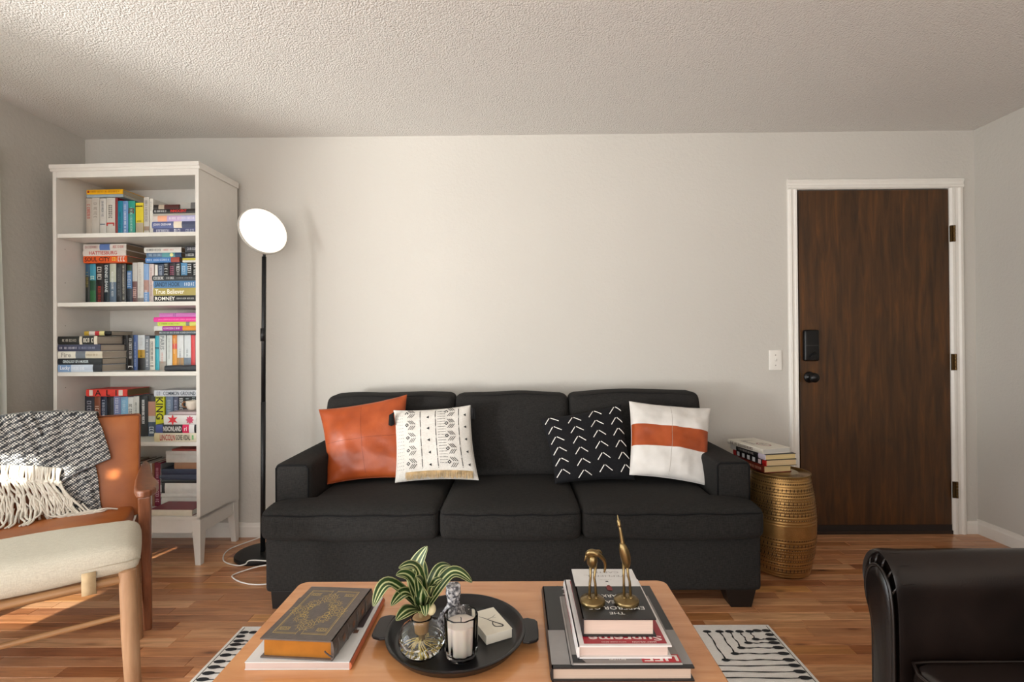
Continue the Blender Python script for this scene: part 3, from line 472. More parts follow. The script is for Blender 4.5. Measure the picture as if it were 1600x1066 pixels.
# ================================================================== THE ROOM
XL, XR, YB, YF, ZC = -2.564, 2.715, 3.0, -2.6, 2.377
def wallmat(name, hexc, bscale, strength, rough=.85, dist=.003, det=3):
    m, nt, b = newmat(name); co = coords(nt)
    n = N(nt, 'ShaderNodeTexNoise'); n.inputs['Scale'].default_value = bscale; n.inputs['Detail'].default_value = det
    nt.links.new(co, n.inputs['Vector']); bump(nt, b, n.outputs[0], strength, dist)
    n2 = N(nt, 'ShaderNodeTexNoise'); n2.inputs['Scale'].default_value = 1.3; nt.links.new(co, n2.inputs['Vector'])
    c = lin(hexc); r = ramp(nt, n2.outputs[0], [(.3, tuple(x*.975 for x in c[:3])), (.7, tuple(x*1.015 for x in c[:3]))])
    nt.links.new(r.outputs[0], b.inputs['Base Color']); b.inputs['Roughness'].default_value = rough; b.inputs['Specular IOR Level'].default_value = .2
    return m
def popcorn():
    m, nt, b = newmat('popcorn_ceiling'); co = coords(nt)
    v = N(nt, 'ShaderNodeTexVoronoi'); v.inputs['Scale'].default_value = 140; nt.links.new(co, v.inputs['Vector'])
    n = N(nt, 'ShaderNodeTexNoise'); n.inputs['Scale'].default_value = 150; n.inputs['Detail'].default_value = 2; n.inputs['Roughness'].default_value = .6
    nt.links.new(co, n.inputs['Vector'])
    a = N(nt, 'ShaderNodeMath', operation='MULTIPLY_ADD'); nt.links.new(v.outputs['Distance'], a.inputs[0]); a.inputs[1].default_value = -.8; nt.links.new(n.outputs[0], a.inputs[2])
    bump(nt, b, a.outputs[0], .9, .0042)
    b.inputs['Base Color'].default_value = lin('dedbd6'); b.inputs['Roughness'].default_value = .95; b.inputs['Specular IOR Level'].default_value = .1
    return m
M_wall = wallmat('wall_paint', 'c5c1b9', 60, .6)
M_trim = paint('e3dfd7', .4, var=.015)
DX0, DX1, DZ = 1.655, 2.562, 2.034
b = MB()
b.box(XL-.12, DX0, YB, YB+.12, 0, ZC); b.box(DX1, XR+.12, YB, YB+.12, 0, ZC); b.box(DX0, DX1, YB, YB+.12, DZ, ZC)
struct('wall_back', b, M_wall)
b = MB(); b.box(XR, XR+.12, YF, YB, 0, ZC); struct('wall_right', b, M_wall)
WY0, WY1, WZ1 = -1.2, 2.3, 2.06
b = MB(); b.box(XL-.12, XL, YF, WY0, 0, ZC); b.box(XL-.12, XL, WY1, YB, 0, ZC); b.box(XL-.12, XL, WY0, WY1, WZ1, ZC); struct('wall_left', b, M_wall)
b = MB(); b.box(XL-.12, XR+.12, YF-.12, YF, 0, ZC); struct('wall_front', b, M_wall)
b = MB(); b.box(XL-.12, XR+.12, YF-.12, YB+.12, ZC, ZC+.1); struct('ceiling', b, popcorn())
# ---- floor: strip oak, plank by plank
def plankmat():
    m, nt, b = newmat('oak_strip')
    oi = N(nt, 'ShaderNodeObjectInfo'); ge = N(nt, 'ShaderNodeNewGeometry')
    a = N(nt, 'ShaderNodeMath', operation='ADD'); nt.links.new(oi.outputs['Random'], a.inputs[0]); nt.links.new(ge.outputs['Random Per Island'], a.inputs[1])
    fr = N(nt, 'ShaderNodeMath', operation='FRACT'); nt.links.new(a.outputs[0], fr.inputs[0])
    off = N(nt, 'ShaderNodeMath', operation='MULTIPLY'); off.inputs[1].default_value = 37; nt.links.new(fr.outputs[0], off.inputs[0])
    cx = N(nt, 'ShaderNodeCombineXYZ'); nt.links.new(off.outputs[0], cx.inputs[0]); nt.links.new(off.outputs[0], cx.inputs[1])
    va = N(nt, 'ShaderNodeVectorMath', operation='ADD'); nt.links.new(ge.outputs['Position'], va.inputs[0]); nt.links.new(cx.outputs[0], va.inputs[1])
    mp = N(nt, 'ShaderNodeMapping'); mp.inputs['Scale'].default_value = (2.2, 26, 1); nt.links.new(va.outputs[0], mp.inputs[0])
    g = N(nt, 'ShaderNodeTexNoise'); g.inputs['Scale'].default_value = 1.6; g.inputs['Detail'].default_value = 9; g.inputs['Roughness'].default_value = .62; g.inputs['Distortion'].default_value = 1.1
    nt.links.new(mp.outputs[0], g.inputs['Vector'])
    base = ramp(nt, fr.outputs[0], [(0, 'bd8259'), (.14, 'cd9a70'), (.3, '9c6340'), (.44, 'c78f64'), (.58, 'b07348'), (.72, 'd6a67c'), (.86, '925737'), (1, 'd1995f')])
    grain = ramp(nt, g.outputs[0], [(.22, (.30, .22, .17)), (.40, (.84, .78, .72)), (.58, (1.12, 1.11, 1.1)), (.8, (1.34, 1.33, 1.3))])
    mx = N(nt, 'ShaderNodeMix', data_type='RGBA', blend_type='MULTIPLY'); mx.inputs[0].default_value = 1
    nt.links.new(base.outputs[0], mx.inputs[6]); nt.links.new(grain.outputs[0], mx.inputs[7])
    mp2 = N(nt, 'ShaderNodeMapping'); mp2.inputs['Scale'].default_value = (2.6, 7.5, 1); nt.links.new(va.outputs[0], mp2.inputs[0])
    v = N(nt, 'ShaderNodeTexVoronoi'); v.inputs['Scale'].default_value = 1.1; nt.links.new(mp2.outputs[0], v.inputs['Vector'])
    kn = ramp(nt, v.outputs['Distance'], [(.03, (.16, .10, .07)), (.10, (.75, .66, .6)), (.2, (1, 1, 1))])
    mx2 = N(nt, 'ShaderNodeMix', data_type='RGBA', blend_type='MULTIPLY'); mx2.inputs[0].default_value = .9
    nt.links.new(mx.outputs[2], mx2.inputs[6]); nt.links.new(kn.outputs[0], mx2.inputs[7])
    nt.links.new(mx2.outputs[2], b.inputs['Base Color'])
    b.inputs['Roughness'].default_value = .3; b.inputs['Coat Weight'].default_value = .25; b.inputs['Coat Roughness'].default_value = .2
    bump(nt, b, g.outputs[0], .12, .002)
    return m
M_plank = plankmat()
b = MB(); b.box(XL-.12, XR+.12, YF-.12, YB+.12, -.05, -.009)
floor = struct('floor', b, paint('3a2416', .8)); floor.location = (0, 0, -.05)
floor.matrix_basis = Matrix.Translation((0, 0, -.05))
for v in floor.data.vertices: v.co.x += (XL+XR)/2; v.co.y += (YF+YB)/2
PW = .0575; rng = random.Random(11)
pm = MB(); e = .0012
def plank_into(mb, x0, x1, y0, y1):
    mb.add([(x0, y0, -.009), (x1, y0, -.009), (x1, y1, -.009), (x0, y1, -.009), (x0, y0, -e), (x1, y0, -e), (x1, y1, -e), (x0, y1, -e),
            (x0+e, y0+e, 0), (x1-e, y0+e, 0), (x1-e, y1-e, 0), (x0+e, y1-e, 0)],
           [(0, 1, 5, 4), (1, 2, 6, 5), (2, 3, 7, 6), (3, 0, 4, 7), (4, 5, 9, 8), (5, 6, 10, 9), (6, 7, 11, 10), (7, 4, 8, 11), (8, 9, 10, 11)])
proto = {}
def plank(x0, x1, y0):
    L = round((x1-x0)/.05)*.05 if x1 < XR-.001 and x0 > XL+.001 else x1-x0
    key = round(x1-x0, 4)
    if key not in proto:
        q = MB(); plank_into(q, 0, key-.0006, 0, PW-.0006); o = q.build('plank', M_plank, floor, local=True); proto[key] = o.data
    else:
        o = bpy.data.objects.new('plank', proto[key]); col.objects.link(o); o.parent = floor
    o.location = (x0, y0, .05)
y = YB-PW; rows = 0; far = MB(); npl = 0
while y > YF:
    x = XL-rng.random()*.4
    while x < XR:
        L = rng.choice([.35, .4, .45, .5, .55, .6, .7, .85])
        x0, x1 = max(x, XL), min(x+L, XR)
        if x1-x0 > .03:
            if rows < 24 and npl < 298: plank(x0, x1, y); npl += 1
            else: plank_into(far, x0, x1-.0006, y, y+PW-.0006)
        x += L
    y -= PW; rows += 1
fo = far.build('plank_field', M_plank, floor); fo['kind'] = 'stuff'

# ---- trim
def casing(mb, x0, x1, z0, z1, y):   # vertical moulded board
    w = x1-x0; prof = [(0, 0), (0, -.010), (.12, -.018), (.3, -.020), (.42, -.014), (.6, -.014), (.72, -.018), (.88, -.018), (1, -.008), (1, 0)]
    mb.prism([(x0+w*a, y+d) for a, d in prof], 'z', z0, z1)
b = MB(); casing(b, 1.611, 1.668, 0, 2.034, YB); b1 = struct('trim_1', b, M_trim)
b = MB(); casing(b, 2.640, 2.560, 0, 2.034, YB); struct('trim_2', b, M_trim)
b = MB(); hgt = .062; prof = [(0, 0), (-.010, 0), (-.018, .12), (-.020, .3), (-.014, .42), (-.014, .6), (-.018, .72), (-.018, .88), (-.008, 1), (0, 1)]
b.prism([(YB+d, 2.034+hgt*(1-a)) for d, a in prof], 'x', 1.611, 2.640); struct('trim_3', b, M_trim)
def base_board(name, x0, y0, x1, y1, h=.085):
    b = MB(); d = Vector((x1-x0, y1-y0, 0)).normalized(); nrm = Vector((-d.y, d.x, 0))
    pr = [(0, 0), (.012, 0), (.012, h*.7), (.008, h*.82), (.006, h), (0, h)]
    vs = []
    for P in (Vector((x0, y0, 0)), Vector((x1, y1, 0))): vs += [P+nrm*a+Vector((0, 0, z)) for a, z in pr]
    n = len(pr); b.add(vs, [tuple(range(n))[::-1], tuple(range(n, 2*n))]+[(i, (i+1) % n, (i+1) % n+n, i+n) for i in range(n)])
    struct(name, b, M_trim)
base_board('baseboard_back', 1.611, YB, XL, YB); base_board('baseboard_back_right', XR, YB, 2.640, YB, .075)
base_board('baseboard_right', XR, YF, XR, YB, .085); base_board('baseboard_left', XL, YB, XL, WY1)
# ---- door
M_door = wood('door_veneer', [(.22, '23150a'), (.40, '3b2510'), (.55, '4a2e14'), (.68, '5c3917'), (.85, '6c451d')], 'Z', .42, .9, .05, stretch=11)
b = MB(); b.box(DX0+.022, DX1-.004, YB-.004, YB+.04, .05, DZ-.006); door = struct('door_1', b, M_door, bevel=.0015)
b = MB(); b.box(DX0+.02, DX1-.004, YB-.006, YB+.05, .02, .055); b.build('door_sweep', paint('1c1411', .6), door)
b = MB(); b.box(DX0, DX1, YB-.01, YB+.1, 0, .02); b.build('threshold', paint('2a1d16', .5), door)
b = MB(); b.box(DX0, DX0+.02, YB+.01, YB+.1, .02, DZ); b.box(DX0, DX1, YB+.06, YB+.1, .02, DZ); b.build('jamb', paint('1d1612', .7), door)
M_hinge = paint('5e4828', .4, .8); M_blk = paint('121213', .32, .35)
for z in (1.764, 1.010, .262):
    b = MB(); b.box(2.556, 2.583, YB-.022, YB-.012, z-.048, z+.048)
    for k in range(5): b.lathe([(0, 0), (.0065, .0005), (.0065, .0175), (0, .018)], (2.572, YB-.026, z-.047+k*.019), 12)
    b.build('hinge', M_hinge, door, bevel=.001)
b = MB(); b.soft(1.690, 1.777, YB-.034, YB-.004, 1.022, 1.205, .010); lk = b.build('lock_body', M_blk, door, smooth=True)
b = MB(); b.box(1.698, 1.770, YB-.037, YB-.033, 1.112, 1.115); b.build('battery_cover_seam', paint('303033', .4), lk)
b = MB(); b.lathe([(0, 0), (.017, 0), (.016, .008), (0, .009)], (0, 0, 0), 20); b.box(-.03, .01, -.005, .005, .008, .018)
b.v = [(1.742+p[0]*.9+p[1]*.3, YB-.034-p[2], 1.060+p[1]*.9-p[0]*-.35) for p in b.v]; b.build('thumb_turn', M_blk, lk)
b = MB(); b.lathe([(0, 0), (.033, 0), (.033, .004), (.028, .009), (.012, .012), (.011, .03), (.018, .036), (.027, .047), (.0275, .057), (.020, .067), (0, .070)], (0, 0, 0), 32)
b.v = [(1.731+p[0], YB-.004-p[2], .926+p[1]) for p in b.v]; b.build('door_knob', M_blk, door, smooth=True)
b = MB(); b.box(DX0+.02, DX0+.024, YB-.007, YB+.02, .90, .955); b.build('strike_plate', M_hinge, door)
# ---- light switch
sw = thing('light_switch', 'white toggle light switch on the wall left of the door', 'light switch', (1.533, YB, .968))
b = MB(); b.soft(1.495, 1.571, YB-.007, YB, .968, 1.088, .004); b.build('wall_plate', M_trim, sw, smooth=True)
b = MB(); b.hexa([(1.528, YB-.006, 1.020), (1.538, YB-.006, 1.020), (1.538, YB-.006, 1.036), (1.528, YB-.006, 1.036)], [(1.529, YB-.02, 1.034), (1.537, YB-.02, 1.034), (1.537, YB-.02, 1.041), (1.529, YB-.02, 1.041)])
b.build('toggle', M_trim, sw)
for z in (.998, 1.058):
    b = MB(); b.lathe([(0, 0), (.003, 0), (.002, .002), (0, .002)], (0, 0, 0), 10); b.v = [(1.533+p[0], YB-.007-p[2], z+p[1]) for p in b.v]; b.build('screw', paint('8a8379', .4, .6), sw)

# ---- window in the left wall (just outside the picture), its curtain and rod
gl, nt, pb = newmat('window_glass'); nt.nodes.remove(pb)
tr = N(nt, 'ShaderNodeBsdfTransparent'); gs = N(nt, 'ShaderNodeBsdfGlossy'); gs.inputs['Roughness'].default_value = .02
mx = N(nt, 'ShaderNodeMixShader'); mx.inputs[0].default_value = .05
nt.links.new(tr.outputs[0], mx.inputs[1]); nt.links.new(gs.outputs[0], mx.inputs[2]); nt.links.new(mx.outputs[0], nt.nodes['Material Output'].inputs[0])
b = MB()
for (y0, y1) in ((WY0, WY0+.05), (-.60, -.54), (WY1-.05, WY1)): b.box(XL-.09, XL-.03, y0, y1, 0, WZ1)
b.box(XL-.09, XL-.03, WY0, WY1, 0, .05); b.box(XL-.09, XL-.03, WY0, WY1, WZ1-.05, WZ1)
win = struct('window_1', b, M_trim)
b = MB(); b.box(XL-.065, XL-.06, WY0+.05, -.60, .05, WZ1-.05); b.build('pane', gl, win)
b = MB(); b.box(XL-.065, XL-.06, -.54, WY1-.05, .05, WZ1-.05); b.build('pane', gl, win)
cm, nt, pb = newmat('sheer_curtain'); pb.inputs['Base Color'].default_value = lin('eceeea'); pb.inputs['Roughness'].default_value = .9
tl = N(nt, 'ShaderNodeBsdfTranslucent'); tl.inputs[0].default_value = lin('eef3ec')
mx = N(nt, 'ShaderNodeMixShader'); mx.inputs[0].default_value = .35
nt.links.new(pb.outputs[0], mx.inputs[1]); nt.links.new(tl.outputs[0], mx.inputs[2]); nt.links.new(mx.outputs[0], nt.nodes['Material Output'].inputs[0])
def curtain(y0, y1, label):
    b = MB(); n = 150; zs = [0.03+i*.13 for i in range(17)]
    vs = [];
    for z in zs:
        for i in range(n+1):
            t = i/n; k = 1-.35*(z/2.1)
            vs.append((-2.498+.022*k*math.sin(t*(y1-y0)*75+.6*math.sin(z*2))+.004*math.sin(t*31+z*3), y0+(y1-y0)*t+.01*math.sin(z*1.7)*t, z))
    b.add(vs, [(r_*(n+1)+i, r_*(n+1)+i+1, (r_+1)*(n+1)+i+1, (r_+1)*(n+1)+i) for r_ in range(len(zs)-1) for i in range(n)])
    o = b.build('curtain', cm, smooth=True); tag(o, label, 'curtain')
curtain(1.12, 2.452, 'sheer white curtain hanging at the left wall beside the bookcase')
rod = thing('curtain_rod', 'black curtain rod with round finial high on the left wall', 'curtain rod', (-2.498, 1.2, 2.09))
b = MB(); b.tube([(-2.498, -1.3, 2.10), (-2.498, 2.385, 2.10)], .008, 10); b.build('rod', M_blk, rod, smooth=True)
b = MB(); b.ball((-2.498, 2.402, 2.105), .019); b.build('finial', M_blk, rod, smooth=True)
b = MB(); b.tube([(-2.498, 2.36, 2.10), (XL+.003, 2.36, 2.10)], .006, 8); b.lathe([(0, 0), (.02, 0), (.02, .006), (0, .006)], (XL+.003, 2.36, 2.09), 12); b.build('bracket', M_blk, rod)

# ================================================================== BOOKCASE
BO = Vector((-2.43, 2.64, 0)); BA = R(-2.0)
bc = thing('bookcase', 'tall white bookcase with tapered legs standing in the left corner', 'bookcase', BO, BA)
M_bw = paint('dcd8d1', .42, var=.015)
W_, D_ = .79, .345
def bl(name, mb, **kw): return mb.build(name, M_bw, bc, local=True, **kw)
b = MB(); b.box(0, .019, 0, D_, .16, 2.06); bl('side_panel', b, bevel=.001)
b = MB(); b.box(W_-.019, W_, 0, D_, .235, 2.06); bl('side_panel', b, bevel=.001)
b = MB(); b.box(.019, W_-.019, D_-.008, D_-.002, .23, 2.06); bl('back_panel', b)
b = MB(); b.prism([(-.002, 2.06), (-.006, 2.066), (-.006, 2.072), (-.011, 2.076), (-.011, 2.094), (D_, 2.094), (D_, 2.06)], 'x', -.010, W_+.008); bl('top_panel', b)
b = MB(); b.box(.019, W_-.019, .001, .02, 2.028, 2.06); bl('top_rail', b, bevel=.001)
SHZ = [1.734, 1.371, 1.005, .638]
for z in SHZ:
    b = MB(); b.box(.0195, W_-.0195, .006, D_-.008, z-.022, z-.0005); bl('shelf', b, bevel=.001)
b = MB(); b.box(0, W_, 0, D_-.004, .230, .2515); bl('bottom_panel', b, bevel=.001)
b = MB(); b.box(.045, W_-.045, .003, .022, .165, .230); bl('front_apron', b, bevel=.001)
b = MB(); b.box(W_-.021, W_-.003, .04, D_-.04, .165, .230); bl('side_apron', b, bevel=.001)
b = MB(); b.box(.003, .021, .04, D_-.04, .165, .230); bl('side_apron', b, bevel=.001)
for sx in (0, 1):
    for sy in (0, 1):
        x0 = 0 if sx == 0 else W_-.048; y0 = 0 if sy == 0 else D_-.055
        X = (lambda a: x0+a) if sx == 0 else (lambda a: x0+.048-a)
        Yf = (lambda a: a) if sy == 0 else (lambda a: D_-.004-a)
        b = MB(); t = .028
        b.hexa([(X(0), Yf(0), 0), (X(t), Yf(0), 0), (X(t), Yf(t), 0), (X(0), Yf(t), 0)], [(X(0), Yf(0), .230), (X(.048), Yf(0), .230), (X(.048), Yf(.05), .230), (X(0), Yf(.05), .230)])
        bl('leg', b, bevel=.001)
for z in (1.66, 1.48, 1.25, .92):       # shelf-pin holes and pins on the inner side
    for yy in (.05,):
        b = MB(); b.lathe([(0, 0), (.003, 0), (0, .001)], (0, 0, 0), 8); b.v = [(.0192+p[2], yy+p[0], z+p[1]) for p in b.v]; b.build('pin_hole', paint('8d857b', .6), bc, local=True)
BX = Vector((math.cos(BA), math.sin(BA), 0)); BY = Vector((-math.sin(BA), math.cos(BA), 0))
for i, (hz, x0, x1, z0, z1, yo, dp, bands, texts, label, sh) in enumerate(BOOKS):
    kind = ['top', 'second', 'third', 'fourth', 'bottom'][sh]
    pg = ['cbbfa6', 'd8cfbd', 'c2b498', '8f7a63'][i*7 % 4 if sh != 1 or not hz else 3]
    if sh == 2 and hz: pg = 'bdb3a3'
    if sh == 4: pg = 'e4e0d8'
    if sh == 3 and label.startswith('red'): pg = '83704f'
    dd = min(dp, D_-.010-yo)
    tiltz = 0
    book_at(BO+BX*x0+BY*yo+Vector((0, 0, z0)), BA, bool(hz), x1-x0, dd, z1-z0, bands, texts, label, pages=pg, cover='7d2a38' if 'burgundy cover' in label else None, seed=i, group='books on the %s shelf' % kind)
def on_shelf(x, y, z): return BO+BX*x+BY*y+Vector((0, 0, z))
# small black case and cup lying among the books
b = MB(); b.soft(.575, .765, .03, .13, 1.0052, 1.035, .008); b.v = [tuple(on_shelf(p[0], p[1], p[2])) for p in b.v]
tag(b.build('case', paint('1c1f2a', .4), smooth=True), 'small black case lying before the uprights on the third shelf', 'case')
cup = thing('cup', 'small cream and brown cup on the flat books of the fourth shelf', 'cup', on_shelf(.70, .075, .7955), BA)
b = MB(); b.lathe([(0, 0), (.018, 0), (.026, .012), (.031, .035), (.032, .05), (.029, .05), (.028, .035), (.022, .012), (0, .006)], (0, 0, 0), 28); b.build('bowl', paint('e2d7c8', .3), cup, local=True, smooth=True)
b = MB(); b.tube([(-.028, -.004, .042), (-.043, -.008, .044), (-.05, -.01, .032), (-.044, -.008, .018), (-.026, -.004, .014)], .004, 8); b.build('handle', paint('8a5a34', .4), cup, local=True, smooth=True)

# ================================================================== FLOOR LAMP
lp = thing('floor_lamp', 'black floor lamp with a glowing round disc head beside the bookcase', 'floor lamp', (-1.378, 2.735, 0))
M_lamp = paint('17181a', .45, .2)
b = MB(); b.lathe([(0, 0), (.136, 0), (.139, .004), (.139, .016), (.134, .021), (0, .023)], (-1.378, 2.735, 0.0005), 64); b.build('base', M_lamp, lp, smooth=True, angle=40)
b = MB(); b.tube([(-1.378, 2.735, .02), (-1.372, 2.738, .83)], .0125, 16); b.tube([(-1.372, 2.738, .83), (-1.366, 2.742, 1.62)], .0115, 16); b.build('pole', M_lamp, lp, smooth=True)
b = MB(); b.tube([(-1.372, 2.738, 1.16), (-1.3718, 2.7382, 1.23)], .0135, 16); b.build('dimmer', M_lamp, lp, smooth=True)
hn = Vector((.757, -.605, .24)).normalized(); hc = Vector((-1.366, 2.735, 1.758)); hx = hn.orthogonal().normalized(); hy = hn.cross(hx)
def disc(mb, prof):
    q = MB(); q.lathe(prof, (0, 0, 0), 72); mb.add([hc+hx*p[0]+hy*p[1]+hn*p[2] for p in q.v], q.f)
b = MB(); disc(b, [(0, -.016), (.08, -.016), (.126, -.010), (.133, -.004), (.1335, .006), (.131, .008)]); hd = b.build('head', paint('b9b5ad', .4, .2), lp, smooth=True, angle=50)
em, nt, pb = newmat('lamp_diffuser'); pb.inputs['Base Color'].default_value = (.9, .88, .84, 1); pb.inputs['Emission Color'].default_value = lin('fff1dd'); pb.inputs['Emission Strength'].default_value = 0.88
b = MB(); disc(b, [(.1275, .0078), (.120, .0095), (0, .0105)]); b.build('diffuser', em, hd, smooth=True)
b = MB(); b.tube([(-1.366, 2.742, 1.60), (-1.368, 2.752, 1.66), tuple(hc-hn*.016)], .008, 10); b.build('neck', M_lamp, lp, smooth=True)
def spline(pts, m=10):
    pts = [Vector(p) for p in pts]; out = []
    for i in range(len(pts)-1):
        p0 = pts[max(i-1, 0)]; p1 = pts[i]; p2 = pts[i+1]; p3 = pts[min(i+2, len(pts)-1)]
        for k in range(m):
            t = k/m; out.append(.5*((2*p1)+(-p0+p2)*t+(2*p0-5*p1+4*p2-p3)*t*t+(-p0+3*p1-3*p2+p3)*t**3))
    out.append(pts[-1]); return out
b = MB(); b.tube(spline([(-1.30, 2.975, .12), (-1.40, 2.96, .055), (-1.52, 2.93, .012), (-1.60, 2.80, .005), (-1.548, 2.66, .005), (-1.45, 2.60, .005), (-1.40, 2.596, .012), (-1.375, 2.60, .03), (-1.27, 2.59, .03), (-1.24, 2.59, .02), (-1.33, 2.56, .012), (-1.40, 2.50, .005), (-1.385, 2.46, .005), (-1.31, 2.41, .005), (-1.22, 2.39, .005), (-1.12, 2.42, .005)]), .0032, 8)
tag(b.build('cord', paint('e6e2dc', .45), smooth=True), 'white electric cord looping on the floor over the lamp base', 'cord')

# ================================================================== SOFA
M_sofa = weave('charcoal_linen', '1b1a19', '2d2b29', 330)
M_pipe = paint('131314', .85, var=.1, spec=.2)
sf = thing('sofa', 'charcoal black three-seat fabric sofa with square arms against the back wall', 'sofa', (-.02, 2.55, 0))
b = MB(); b.soft(-1.083, 1.043, 2.165, 2.93, .075, .318, .018); b.build('base', M_sofa, sf, smooth=True)
for s_ in (-1, 1):
    xo, xi = (-1.088, -.928) if s_ < 0 else (1.047, .890)
    b = MB(); b.soft(min(xo, xi), max(xo, xi), 2.265, 2.93, .30, .602, .02, (.004, .004, .004)); a_ = b.build('arm', M_sofa, sf, smooth=True)
    x0, x1 = min(xo, xi)+.008, max(xo, xi)-.008
    b = MB(); b.tube([(x0, 2.267, .40), (x0, 2.267, .585), (x0+.012, 2.267, .597), (x1-.012, 2.267, .597), (x1, 2.267, .585), (x1, 2.267, .40)], .004, 8)
    b.build('piping', M_pipe, a_, smooth=True)
b = MB(); b.soft(-.99, .95, 2.80, 2.95, .30, .76, .03); b.build('back_frame', M_sofa, sf, smooth=True)
def sstep(a, b_, x): t = max(0, min(1, (x-a)/(b_-a))); return t*t*(3-2*t)
def seat(x0, x1, side):
    def wp(p):
        q = p.copy()
        if side:
            e0 = x0 if side < 0 else x1; f0 = x1 if side < 0 else x0
            inn = -.924 if side < 0 else .886
            t = (q.x-f0)/(e0-f0); e1 = e0+(inn-e0)*sstep(2.235, 2.275, q.y)
            q.x = f0+t*(e1-f0)
        # gentle fabric waves and the droop of the front lip
        q.z += .003*math.sin(q.x*9+q.y*5)-.006*sstep(2.2, 2.11, q.y)*(1 if q.z > .4 else 0)
        return q
    b = MB(); b.soft(x0, x1, 2.112, 2.72, .312, .446, .034, (0, .012, .018), n=16, warp=wp)
    o = b.build('seat_cushion', M_sofa, sf, smooth=True)
    b = MB(); r_ = .012
    pts = [wp(Vector((x0+r_*.3, 2.30, .428))), wp(Vector((x0+.002, 2.16, .427))), wp(Vector((x0+.012, 2.125, .426)))]
    m = 24
    for i in range(m+1):
        u = -1+2*i/m; pts.append(Vector((x0+.03+(x1-x0-.06)*i/m, 2.1125-.011*max(0, 1-u*u)**.6*.75, .424+.002*math.sin(i*.9))))
    pts += [wp(Vector((x1-.012, 2.125, .426))), wp(Vector((x1-.002, 2.16, .427))), wp(Vector((x1-r_*.3, 2.30, .428)))]
    b.tube(pts, .0032, 6); b.build('piping', M_pipe, o, smooth=True)
seat(-1.082, -.330, -1); seat(-.327, .272, 0); seat(.275, 1.037, 1)
def backc(x0, x1, side, zt, sd):
    def wp(p):
        q = p.copy(); e0 = x0 if side < 0 else x1; f0 = x1 if side < 0 else x0
        if side:
            inn = -.925 if side < 0 else .888
            t = (q.x-f0)/(e0-f0); e1 = inn+(e0-inn)*sstep(.598, .645, q.z); q.x = f0+t*(e1-f0)
        h = (q.z-.45)/(zt-.45)
        q.y += .115*h; nz = noise.noise(Vector((q.x*4+sd, q.y*3, q.z*4)))
        q.z += .012*nz*h; q.y += .008*nz
        u = (q.x-(x0+x1)/2)/((x1-x0)/2); q.z -= .004*u*u*h
        return q
    b = MB(); b.soft(x0, x1, 2.605, 2.765, .452, zt, .034, (.006, .032, .005), n=14, warp=wp)
    o = b.build('back_cushion', M_sofa, sf, smooth=True)
    b = MB(); y_ = 2.616; pts = []
    for z in (.60, .68, .74, .80): pts.append(wp(Vector((x0+.006, y_+.008, z))))
    pts.append(wp(Vector((x0+.016, y_, zt-.03))))
    for i in range(17): pts.append(wp(Vector((x0+.04+(x1-x0-.08)*i/16, y_-.004, zt-.014+.008*max(0, 1-(i/8-1)**2)))))
    pts.append(wp(Vector((x1-.016, y_, zt-.03))))
    for z in (.80, .74, .68, .60): pts.append(wp(Vector((x1-.006, y_+.008, z))))
    b.tube(pts, .0036, 6); b.build('piping', M_pipe, o, smooth=True)
backc(-1.020, -.333, -1, .866, 1); backc(-.326, .280, 0, .866, 5); backc(.289, .984, 1, .876, 9)
for (xa, xb, ya, yb) in ((-1.062, -.94, 2.175, 2.27), (.89, 1.022, 2.175, 2.27), (-1.062, -.94, 2.82, 2.92), (.89, 1.022, 2.82, 2.92)):
    b = MB(); i = .026; d = .004
    b.hexa([(xa+(d if xa < 0 else i), ya+.004, 0), (xb-(i if xa < 0 else d+.014), ya+.004, 0), (xb-(i if xa < 0 else d+.014), yb-i*.6, 0), (xa+(d if xa < 0 else i), yb-i*.6, 0)],
           [(xa, ya, .078), (xb, ya, .078), (xb, yb, .078), (xa, yb, .078)])
    b.build('leg', paint('0d0c0c', .4), sf, bevel=.002)

# ---- pillows
def pillow_fn(c, T, seed, pinch=.07, wr=.006, bow=None):
    TL, TR, BR, BL = [Vector(p) for p in c]
    nrm = ((TR-TL).cross(BL-TL)).normalized()
    if nrm.y > 0: nrm = -nrm
    def f(u, v, side=1):   # u left-right, v top(+1) - bottom(-1)
        pu, pv = pinch, pinch
        uu = u*(1-pu*(1-v*v)); vv = v*(1-pv*(1-u*u))
        a, b_ = (uu+1)/2, (1-vv)/2
        P = TL*(1-a)*(1-b_)+TR*a*(1-b_)+BR*a*b_+BL*(1-a)*b_
        e_ = max(0, (1-u*u)*(1-v*v))
        t = T*e_**.42
        w_ = noise.noise(Vector((u*2.2+seed, v*2.2, seed*.7)))*wr*2*e_**.3+noise.noise(Vector((u*6+seed, v*6, 3)))*wr*.6*e_**.3
        t2 = (t+w_*(1 if side > 0 else .3))
        if bow: P = P+nrm*bow*(1-v*v)
        return P+nrm*(t2*side)
    return f, nrm
